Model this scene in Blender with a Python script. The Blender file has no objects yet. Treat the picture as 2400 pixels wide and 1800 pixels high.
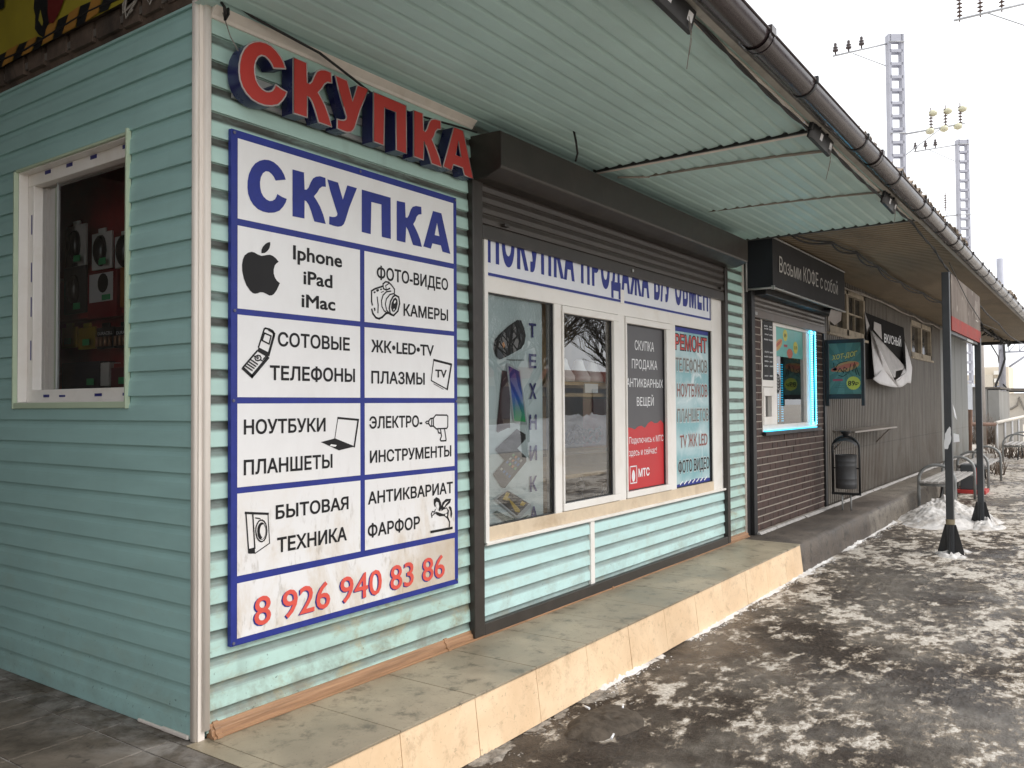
import bpy, bmesh, math, random
from mathutils import Vector, Matrix, noise
S = bpy.context.scene
R = math.radians
# ---------------- camera, sky, sun, exposure ----------------
cam = bpy.data.cameras.new('camera'); cam_o = bpy.data.objects.new('camera', cam); S.collection.objects.link(cam_o)
cam.sensor_fit = 'HORIZONTAL'; cam.sensor_width = 36; cam.lens = 1972.2 / 2400 * 36
cam.clip_start = .05; cam.clip_end = 2000
yaw, pitch, roll = 0.9556, 0.0249, -0.0066
fw = Vector((math.sin(yaw)*math.cos(pitch), math.cos(yaw)*math.cos(pitch), math.sin(pitch)))
r0 = Vector((math.cos(yaw), -math.sin(yaw), 0)); u0 = r0.cross(fw)
rt = r0*math.cos(roll)+u0*math.sin(roll); up = u0*math.cos(roll)-r0*math.sin(roll)
mw = Matrix((rt, up, -fw)).transposed().to_4x4(); mw.translation = (-1.844, -2.692, 1.2)
cam_o.matrix_world = mw
S.camera = cam_o
w = bpy.data.worlds.new('World'); S.world = w; w.use_nodes = True
wt = w.node_tree; wn = wt.nodes; bg = wn['Background']
sky = wn.new('ShaderNodeTexSky'); sky.sky_type = 'NISHITA'; sky.sun_disc = False
SUN_E, SUN_R = R(48), R(160)
sky.sun_elevation = SUN_E; sky.sun_rotation = SUN_R; sky.dust_density = 6; sky.air_density = 1.2; sky.ozone_density = 1
hs = wn.new('ShaderNodeHueSaturation'); hs.inputs['Saturation'].default_value = .12
# flat overcast layer evens the clear-sky gradient out
ov = wn.new('ShaderNodeMix'); ov.data_type = 'RGBA'; ov.inputs[0].default_value = .72; ov.inputs[7].default_value = (9.5, 9.7, 10.0, 1)
wt.links.new(sky.outputs[0], hs.inputs['Color']); wt.links.new(hs.outputs[0], ov.inputs[6]); wt.links.new(ov.outputs[2], bg.inputs[0])
bg.inputs[1].default_value = .12
sl = bpy.data.lights.new('sun', 'SUN'); sl.energy = .9; sl.angle = R(30); sl.color = (1, .97, .93)
so = bpy.data.objects.new('sun', sl); S.collection.objects.link(so)
sd = Vector((math.sin(SUN_R)*math.cos(SUN_E), math.cos(SUN_R)*math.cos(SUN_E), math.sin(SUN_E)))
so.rotation_euler = sd.to_track_quat('Z', 'Y').to_euler()
S.view_settings.view_transform = 'Standard'; S.view_settings.look = 'None'; S.view_settings.gamma = 1
S.view_settings.exposure = .72
S.cycles.max_bounces = 8; S.cycles.transparent_max_bounces = 12
random.seed(7)
rnd = random.uniform

# ---------------- materials ----------------
class NT:
    def __init__(s, name):
        s.m = bpy.data.materials.new(name); s.m.use_nodes = True; s.t = s.m.node_tree; s.n = s.t.nodes
        s.p = s.n['Principled BSDF']; s.out = s.n['Material Output']
        s.pos = s.n.new('ShaderNodeNewGeometry').outputs['Position']
    def L(s, a, b): s.t.links.new(a, b)
    def noise(s, scale, detail=5, rough=.6, dist=0, vec=None):
        x = s.n.new('ShaderNodeTexNoise'); x.inputs['Scale'].default_value = scale; x.inputs['Detail'].default_value = detail
        x.inputs['Roughness'].default_value = rough; x.inputs['Distortion'].default_value = dist
        s.L(vec or s.pos, x.inputs['Vector']); return x.outputs[0]
    def scale(s, v, vec=None):
        x = s.n.new('ShaderNodeMapping'); x.inputs['Scale'].default_value = v; s.L(vec or s.pos, x.inputs['Vector']); return x.outputs[0]
    def ramp(s, f, a, b, c0=0., c1=1.):
        x = s.n.new('ShaderNodeMapRange'); x.inputs['From Min'].default_value = a; x.inputs['From Max'].default_value = b
        x.inputs['To Min'].default_value = c0; x.inputs['To Max'].default_value = c1; x.interpolation_type = 'SMOOTHSTEP' if a != b else 'LINEAR'
        s.L(f, x.inputs['Value']); return x.outputs[0]
    def lin(s, f, a, b, c0=0., c1=1.):
        x = s.n.new('ShaderNodeMapRange'); x.inputs['From Min'].default_value = a; x.inputs['From Max'].default_value = b
        x.inputs['To Min'].default_value = c0; x.inputs['To Max'].default_value = c1
        s.L(f, x.inputs['Value']); return x.outputs[0]
    def math(s, op, a, b=0., c=0.):
        x = s.n.new('ShaderNodeMath'); x.operation = op
        for i, v in enumerate((a, b, c)):
            if isinstance(v, (int, float)): x.inputs[i].default_value = v
            else: s.L(v, x.inputs[i])
        return x.outputs[0]
    def mix(s, f, a, b):
        x = s.n.new('ShaderNodeMix'); x.data_type = 'RGBA'
        for i, v in ((0, f), (6, a), (7, b)):
            if isinstance(v, (int, float)): x.inputs[i].default_value = v
            elif isinstance(v, tuple): x.inputs[i].default_value = (*v, 1)[:4]
            else: s.L(v, x.inputs[i])
        return x.outputs[2]
    def xyz(s, vec=None):
        x = s.n.new('ShaderNodeSeparateXYZ'); s.L(vec or s.pos, x.inputs[0]); return x.outputs
    def bump(s, h, strength=.3, dist=.01):
        x = s.n.new('ShaderNodeBump'); x.inputs['Strength'].default_value = strength; x.inputs['Distance'].default_value = dist
        s.L(h, x.inputs['Height']); s.L(x.outputs[0], s.p.inputs['Normal'])
    def set(s, **k):
        for a, v in k.items():
            i = s.p.inputs[{'col': 'Base Color', 'rough': 'Roughness', 'metal': 'Metallic', 'spec': 'Specular IOR Level', 'em': 'Emission Color', 'ems': 'Emission Strength'}[a]]
            if isinstance(v, (int, float)): i.default_value = v
            elif isinstance(v, tuple): i.default_value = (*v, 1)[:4]
            else: s.L(v, i)
        return s
_M = {}
def M(name, col, rough=.55, metal=0., var=.12, vs=5., grime=0., gcol=(.05, .045, .038), bump=0., bs=80., spec=.5, stretch=(1, 1, 1)):
    if name in _M: return _M[name]
    t = NT(name)
    sv = t.scale(stretch)
    n = t.noise(vs, 6, .62, 0, sv)
    c = t.mix(t.ramp(n, .25, .75), tuple(x*(1-var) for x in col), tuple(min(1, x*(1+var)) for x in col))
    if grime:
        g = t.noise(vs*.45+.9, 8, .68, .5, sv)
        c = t.mix(t.math('MULTIPLY', t.ramp(g, .46, .72), grime), c, gcol)
    t.set(col=c, metal=metal, rough=t.lin(n, .2, .8, max(0, rough-.08), min(1, rough+.1)), spec=spec)
    if bump: t.bump(t.noise(bs, 4, .6, 0, sv), bump, .006)
    _M[name] = t.m; return t.m
def EM(name, col, s):
    t = NT(name); t.set(col=col, em=col, ems=s, rough=.4); return t.m
TEAL = (.345, .545, .51)
def teal(name, bands=0., stain=0., base=TEAL):
    t = NT(name); x, y, z = t.xyz()
    n = t.noise(3, 5, .6, 0, t.scale((.6, .6, 3)))
    c = t.mix(t.ramp(n, .3, .7), tuple(v*.93 for v in base), tuple(v*1.05 for v in base))
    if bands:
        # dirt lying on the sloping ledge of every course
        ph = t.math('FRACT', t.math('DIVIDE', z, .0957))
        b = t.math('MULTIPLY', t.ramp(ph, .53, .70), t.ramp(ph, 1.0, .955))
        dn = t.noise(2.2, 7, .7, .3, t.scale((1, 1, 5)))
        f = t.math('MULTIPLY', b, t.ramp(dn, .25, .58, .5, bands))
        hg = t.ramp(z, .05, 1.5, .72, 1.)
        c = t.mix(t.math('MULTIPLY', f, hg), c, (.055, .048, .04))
    if stain:
        s1 = t.noise(4.5, 8, .72, .4, t.scale((1, 1, 1.6)))
        s2 = t.math('MULTIPLY', t.ramp(s1, .48, .70), t.ramp(z, 1.2, .05))
        c = t.mix(t.math('MULTIPLY', s2, stain), c, (.30, .25, .13))
        s4 = t.math('MULTIPLY', t.ramp(t.noise(7, 7, .7, .3), .40, .68), t.ramp(z, .34, .0)); c = t.mix(t.math('MULTIPLY', s4, min(.7, stain*1.3)), c, (.14, .115, .08))
        s5 = t.ramp(t.noise(9, 4, .6, 0, t.scale((1, 1, .05))), .56, .72); c = t.mix(t.math('MULTIPLY', s5, stain*.22), c, (.12, .12, .10))
        s3 = t.math('MULTIPLY', t.ramp(t.noise(60, 3, .6), .66, .74), t.ramp(z, .55, .05))
        c = t.mix(t.math('MULTIPLY', s3, .7), c, (.04, .04, .035))
    t.set(col=c, rough=.42); t.bump(t.noise(220, 2, .5), .06, .002)
    return t.m
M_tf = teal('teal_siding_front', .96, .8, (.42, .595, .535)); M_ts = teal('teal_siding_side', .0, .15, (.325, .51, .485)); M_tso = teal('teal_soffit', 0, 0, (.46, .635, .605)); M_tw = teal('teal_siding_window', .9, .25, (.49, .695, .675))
M_trim = M('cream_trim', (.74, .67, .60), .45, var=.06, vs=4, grime=.16, gcol=(.32, .22, .13), stretch=(3, 3, .6))
M_pvc = M('white_pvc', (.78, .745, .70), .35, var=.03, vs=3, grime=.3, gcol=(.50, .41, .29))
M_pvcd = M('yellowed_pvc', (.62, .50, .36), .4, var=.1, vs=6, grime=.5, gcol=(.33, .22, .12))
M_film = M('green_edge_trim', (.46, .55, .40), .5, var=.05)
M_blue = M('sign_blue', (.022, .034, .22), .45, var=.12, vs=12, spec=.3)
M_ink = M('print_black', (.012, .011, .012), .5, var=.05, spec=.25)
M_redp = M('print_red', (.62, .075, .045), .4, var=.1)
M_navy = M('print_navy', (.022, .024, .16), .4, var=.05)
M_wht = M('print_white', (.74, .74, .75), .4, var=.03)
M_brn = M('shutter_brown', (.030, .024, .020), .36, var=.15, vs=9, grime=.3, gcol=(.075, .06, .05))
M_brn2 = M('shutter_slat', (.040, .032, .027), .42, var=.15, vs=9, grime=.3, gcol=(.08, .065, .05))
M_blk = M('black_metal', (.012, .012, .013), .45, var=.2, vs=10, grime=.2, gcol=(.05, .045, .04))
M_gut = M('gutter_brown', (.036, .025, .026), .22, var=.15, vs=6, grime=.12, gcol=(.10, .085, .075))
M_cable = M('cable_black', (.012, .011, .011), .6)
M_cabw = M('cable_grey', (.22, .20, .175), .6)
M_galv = M('galvanised', (.36, .36, .35), .45, metal=.5, var=.12, grime=.3)
M_mast = M('mast_steel', (.40, .405, .46), .6, var=.1, vs=2)
M_wood = M('varnished_wood', (.31, .17, .09), .4, var=.28, vs=5, grime=.5, gcol=(.10, .05, .025), stretch=(.5, 14, 14))
M_frame_old = M('old_window_paint', (.36, .30, .22), .7, var=.2, vs=7, grime=.5)
M_conc = M('concrete', (.12, .105, .09), .85, var=.25, vs=3, grime=.7, gcol=(.045, .038, .033), bump=.5, bs=45)
M_mud = M('wet_mud', (.075, .060, .046), .8, var=.35, vs=20, bump=1., bs=60, spec=.2)
M_dark = M('dark_interior', (.16, .14, .12), .8)
M_redi = M('red_shelving', (.34, .03, .03), .6, var=.3)
def glass(name, tint=(1, 1, 1), refl=3.3):
    t = NT(name); t.n.remove(t.p)
    tr = t.n.new('ShaderNodeBsdfTransparent'); tr.inputs[0].default_value = (*tint, 1)
    gl = t.n.new('ShaderNodeBsdfGlossy'); gl.inputs['Roughness'].default_value = .0
    fr = t.n.new('ShaderNodeFresnel'); fr.inputs[0].default_value = 1.52
    # two faces of the pane
    f2 = t.math('MULTIPLY', fr.outputs[0], refl); mx = t.n.new('ShaderNodeMixShader')
    nb = t.n.new('ShaderNodeBump'); nb.inputs['Strength'].default_value = .02; nb.inputs['Distance'].default_value = .02
    t.L(t.noise(1.3, 2, .5), nb.inputs['Height']); t.L(nb.outputs[0], gl.inputs['Normal'])
    t.L(t.math('MINIMUM', f2, 1.), mx.inputs[0]); t.L(tr.outputs[0], mx.inputs[1]); t.L(gl.outputs[0], mx.inputs[2]); t.L(mx.outputs[0], t.out.inputs[0])
    return t.m
M_glass = glass('window_glass', (.88, .91, .90))
def flat(name, col, rough=.45): return M(name, col, rough, var=.04)

# ---------------- mesh helpers ----------------
class MB:
    def __init__(s): s.v = []; s.f = []; s.mi = []; s.sm = []
    def face(s, pts, mi=0, sm=False):
        b = len(s.v); s.v += [tuple(p) for p in pts]; s.f.append(tuple(range(b, b+len(pts)))); s.mi.append(mi); s.sm.append(sm); return s
    def box(s, x0, x1, y0, y1, z0, z1, mi=0):
        b = len(s.v); s.v += [(x, y, z) for x in (x0, x1) for y in (y0, y1) for z in (z0, z1)]
        for q in ((0, 1, 3, 2), (4, 6, 7, 5), (0, 4, 5, 1), (2, 3, 7, 6), (0, 2, 6, 4), (1, 5, 7, 3)): s.f.append(tuple(b+i for i in q)); s.mi.append(mi); s.sm.append(False)
        return s
    def loft(s, rings, closed=True, caps=True, mi=0, sm=True):
        b = len(s.v); n = len(rings[0])
        for r in rings: s.v += [tuple(p) for p in r]
        for i in range(len(rings)-1):
            for j in range(n if closed else n-1):
                k = (j+1) % n
                s.f.append((b+i*n+j, b+i*n+k, b+(i+1)*n+k, b+(i+1)*n+j)); s.mi.append(mi); s.sm.append(sm)
        if caps and closed:
            s.f.append(tuple(b+j for j in range(n))[::-1]); s.f.append(tuple(b+(len(rings)-1)*n+j for j in range(n))); s.mi += [mi, mi]; s.sm += [False, False]
        return s
    def tube(s, path, r, n=8, mi=0, caps=True):
        path = [Vector(p) for p in path]; rings = []; ref = None
        for i, p in enumerate(path):
            a = path[max(0, i-1)]; c = path[min(len(path)-1, i+1)]; d = (c-a).normalized()
            if ref is None or abs(ref.dot(d)) > .95: ref = Vector((0, 0, 1)) if abs(d.z) < .9 else Vector((1, 0, 0))
            u = (ref-d*ref.dot(d)).normalized(); v = d.cross(u); ref = u
            rr = r[i] if isinstance(r, (list, tuple)) else r
            rings.append([p+u*math.cos(2*math.pi*k/n)*rr+v*math.sin(2*math.pi*k/n)*rr for k in range(n)])
        return s.loft(rings, True, caps, mi)
    def lathe(s, c, prof, n=24, mi=0):   # prof: (r, z), about vertical axis
        rings = [[(c[0]+r*math.cos(2*math.pi*k/n), c[1]+r*math.sin(2*math.pi*k/n), c[2]+z) for k in range(n)] for r, z in prof]
        return s.loft(rings, True, True, mi)
    def prismx(s, prof, x0, x1, mi=0, sm=False): # profile (y,z)
        return s.loft([[(x0, y, z) for y, z in prof], [(x1, y, z) for y, z in prof]], True, True, mi, sm)
    def prism(s, pts, d, mi=0):  # 3d polygon extruded by vector d
        d = Vector(d); return s.loft([[tuple(p) for p in pts], [tuple(Vector(p)+d) for p in pts]], True, True, mi, False)
    def build(s, name, mats, parent=None, bevel=0):
        me = bpy.data.meshes.new(name); me.from_pydata(s.v, [], s.f)
        for m in (mats if isinstance(mats, (list, tuple)) else [mats]): me.materials.append(m)
        me.polygons.foreach_set('material_index', s.mi); me.polygons.foreach_set('use_smooth', s.sm)
        bm = bmesh.new(); bm.from_mesh(me); bmesh.ops.recalc_face_normals(bm, faces=bm.faces); bm.to_mesh(me); bm.free()
        o = bpy.data.objects.new(name, me); S.collection.objects.link(o)
        if parent: o.parent = parent; o.matrix_parent_inverse = parent.matrix_world.inverted() if False else Matrix()
        if bevel:
            md = o.modifiers.new('bevel', 'BEVEL'); md.width = bevel; md.segments = 2; md.limit_method = 'ANGLE'; md.angle_limit = R(40)
        return o
def tag(o, label=None, cat=None, group=None, kind=None):
    for k, v in (('label', label), ('category', cat), ('group', group), ('kind', kind)):
        if v: o[k] = v
    return o
def thing(name, label, cat, group=None):   # all scene geometry is in world coordinates: the root stays at the origin of the plot
    o = bpy.data.objects.new(name, None); S.collection.objects.link(o); return tag(o, label, cat, group)
FRONT = lambda a, b, y: (a, y, b)     # drawing plane of the street front
def place(me, fn):
    for v in me.vertices: v.co = fn(v.co)
_ln = {}
def outlines(s, track=1.):
    """closed outlines of a string: list of (outer loop, [holes]); overlapping strokes stay separate so that they simply add up"""
    if (s, track) in _ln: return _ln[(s, track)]
    cu = bpy.data.curves.new('t', 'FONT'); cu.body = s; cu.size = 1; cu.space_character = track; cu.resolution_u = 3; cu.fill_mode = 'NONE'
    o = bpy.data.objects.new('t', cu); S.collection.objects.link(o)
    dg = bpy.context.evaluated_depsgraph_get(); me = bpy.data.meshes.new_from_object(o.evaluated_get(dg))
    nxt = {}
    for e in me.edges: nxt.setdefault(e.vertices[0], []).append(e.vertices[1]); nxt.setdefault(e.vertices[1], []).append(e.vertices[0])
    seen = set(); loops = []
    for v in sorted(nxt):
        if v in seen: continue
        lp = [v]; seen.add(v); cur = min(nxt[v], key=lambda q: (q != v+1, q))
        while cur not in seen:
            lp.append(cur); seen.add(cur); c = [q for q in nxt[cur] if q not in seen]
            if not c: break
            cur = c[0]
        pts = [(me.vertices[i].co.x, me.vertices[i].co.y) for i in lp]; out = []
        for p in pts:
            if not out or math.hypot(p[0]-out[-1][0], p[1]-out[-1][1]) > 1e-4: out.append(p)
        if len(out) > 2: loops.append(out)
    bpy.data.objects.remove(o); bpy.data.curves.remove(cu); bpy.data.meshes.remove(me)
    def area(l): return sum(p[0]*q[1]-q[0]*p[1] for p, q in zip(l, l[1:]+l[:1]))/2
    def inside(p, l):
        c = False
        for (x1, y1), (x2, y2) in zip(l, l[1:]+l[:1]):
            if (y1 > p[1]) != (y2 > p[1]) and p[0] < (x2-x1)*(p[1]-y1)/(y2-y1)+x1: c = not c
        return c
    norm = []
    for i, l in enumerate(loops):
        inn = sum(1 for j, q in enumerate(loops) if j != i and abs(area(q)) > abs(area(l)) and all(inside(p, q) for p in l[::2]+[((a_[0]+b_[0])/2, (a_[1]+b_[1])/2) for a_, b_ in zip(l, l[1:]+l[:1])]))
        hole = inn % 2 == 1
        if (area(l) > 0) == hole: l = l[::-1]
        norm.append(l)
    # letters = clusters of outlines that overlap sideways
    norm.sort(key=lambda l: min(p[0] for p in l)); cl = []
    for l in norm:
        x0, x1 = min(p[0] for p in l), max(p[0] for p in l)
        if cl and x0 < cl[-1][1]-.004: cl[-1][0].append(l); cl[-1][1] = max(cl[-1][1], x1)
        else: cl.append([[l], x1])
    res = [c[0] for c in cl]; _ln[(s, track)] = res; return res
def slabs(loops):
    """non-zero winding fill of closed outlines as a stack of trapezoids"""
    ed = []
    for l in loops:
        for p, q in zip(l, l[1:]+l[:1]):
            if abs(p[1]-q[1]) > 1e-6: ed.append((p, q, -1) if p[1] < q[1] else (q, p, 1))
    ys = {round(p[1], 4) for l in loops for p in l}
    for i in range(len(ed)):
        (ax, ay), (bx, by), _ = ed[i]
        for j in range(i):
            (cx, cy), (dx, dy), _ = ed[j]
            if max(ay, cy) >= min(by, dy) or max(min(ax, bx), min(cx, dx)) > min(max(ax, bx), max(cx, dx)): continue
            den = (bx-ax)*(dy-cy)-(by-ay)*(dx-cx)
            if abs(den) < 1e-9: continue
            t = ((cx-ax)*(dy-cy)-(cy-ay)*(dx-cx))/den; u = ((cx-ax)*(by-ay)-(cy-ay)*(bx-ax))/den
            if 0 < t < 1 and 0 < u < 1: ys.add(round(ay+t*(by-ay), 4))
    ys = sorted(ys); out = []
    for y0, y1 in zip(ys, ys[1:]):
        if y1-y0 < 1e-5: continue
        ym = (y0+y1)/2; cr = []
        for p, q, s in ed:
            if p[1] <= ym < q[1]: k = (q[0]-p[0])/(q[1]-p[1]); cr.append((p[0]+k*(ym-p[1]), p[0]+k*(y0-p[1]), p[0]+k*(y1-p[1]), s))
        cr.sort(); wn = 0; st = None
        for c in cr:
            if wn <= 0 and wn+c[3] > 0: st = c
            if wn > 0 and wn+c[3] <= 0: out.append(((st[1], y0), (c[1], y0), (c[2], y1), (st[2], y1)))
            wn += c[3]
    return out
def fatten(l, wd):   # outers run anticlockwise, holes clockwise: outward = right of travel
    if not wd: return l
    n = len(l); out = []
    for i in range(n):
        (ax, ay), (bx, by), (cx, cy) = l[i-1], l[i], l[(i+1) % n]
        d1 = Vector((bx-ax, by-ay)).normalized(); d2 = Vector((cx-bx, cy-by)).normalized(); n1 = Vector((d1.y, -d1.x)); n2 = Vector((d2.y, -d2.x)); m = n1+n2
        if m.length < .2: m = n1
        m.normalize(); k = wd/max(.5, m.dot(n1)); out.append((bx+m.x*k, by+m.y*k))
    return out
_cap = {}
def cap_h(off): ys = [p[1] for l in outlines('Н')[0] for p in l]; return min(ys)-off, max(ys)+off
def text(s, box, fn, mat, parent, off=.0, shear=0., name='lettering', split=False, track=1.):
    """flat printed lettering: x0,x1 = extent, z0,z1 = cap height; fn(a,b) -> world point"""
    x0, x1, z0, z1 = box; g = [[fatten(l, off) for l in c] for c in outlines(s, track)]; c0, c1 = cap_h(off)
    xs = [p[0]+shear*p[1] for c in g for l in c for p in l]; a, b = min(xs), max(xs); mb = MB()
    for c in g:
        if split and mb.f: mb.build(name, mat, parent); mb = MB()
        for q in slabs(c): mb.face([fn(x0+(x+shear*y-a)/(b-a)*(x1-x0), z0+(y-c0)/(c1-c0)*(z1-z0)) for x, y in q])
    return mb.build(name, mat, parent)
def poly(mb, pts, fn, mi=0): mb.face([fn(a, b) for a, b in pts], mi); return mb
def stroke(mb, pts, wd, fn, mi=0, d=0.):
    for (a, b), (c, e) in zip(pts, pts[1:]):
        L = math.hypot(c-a, e-b) or 1; nx, ny = -(e-b)/L*wd/2, (c-a)/L*wd/2; ex, ey = (c-a)/L*wd*.35, (e-b)/L*wd*.35
        mb.face([fn(a-ex+nx, b-ey+ny), fn(c+ex+nx, e+ey+ny), fn(c+ex-nx, e+ey-ny), fn(a-ex-nx, b-ey-ny)], mi)
PITCH = .0957
def prof_pts(z0, z1, p=PITCH, deep=.014):
    """dutch-lap siding: (offset, height) between z0 and z1"""
    base = [(0, deep), (.02, deep+.001), (.50, deep*.86), (.62, deep*.78), (.72, deep*.45), (.80, deep*.22), (.90, deep*.14), (.999, deep*.12)]
    out = []; k = math.floor(z0/p)-1
    while k*p < z1:
        for f, o in base:
            z = (k+f)*p
            if z0 < z < z1: out.append((o, z))
        k += 1
    def at(z):
        f = z/p-math.floor(z/p)
        for (f0, o0), (f1, o1) in zip(base, base[1:]):
            if f0 <= f <= f1: return o0+(o1-o0)*(f-f0)/(f1-f0)
        return deep*.12
    return [(at(z0), z0)]+out+[(at(z1), z1)]
def siding(mb, u0, u1, z0, z1, fn, p=PITCH, deep=.014, mi=0):
    pr = prof_pts(z0, z1, p, deep)
    for (o0, a), (o1, b) in zip(pr, pr[1:]): mb.face([fn(u0, o0, a), fn(u1, o0, a), fn(u1, o1, b), fn(u0, o1, b)], mi)
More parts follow.
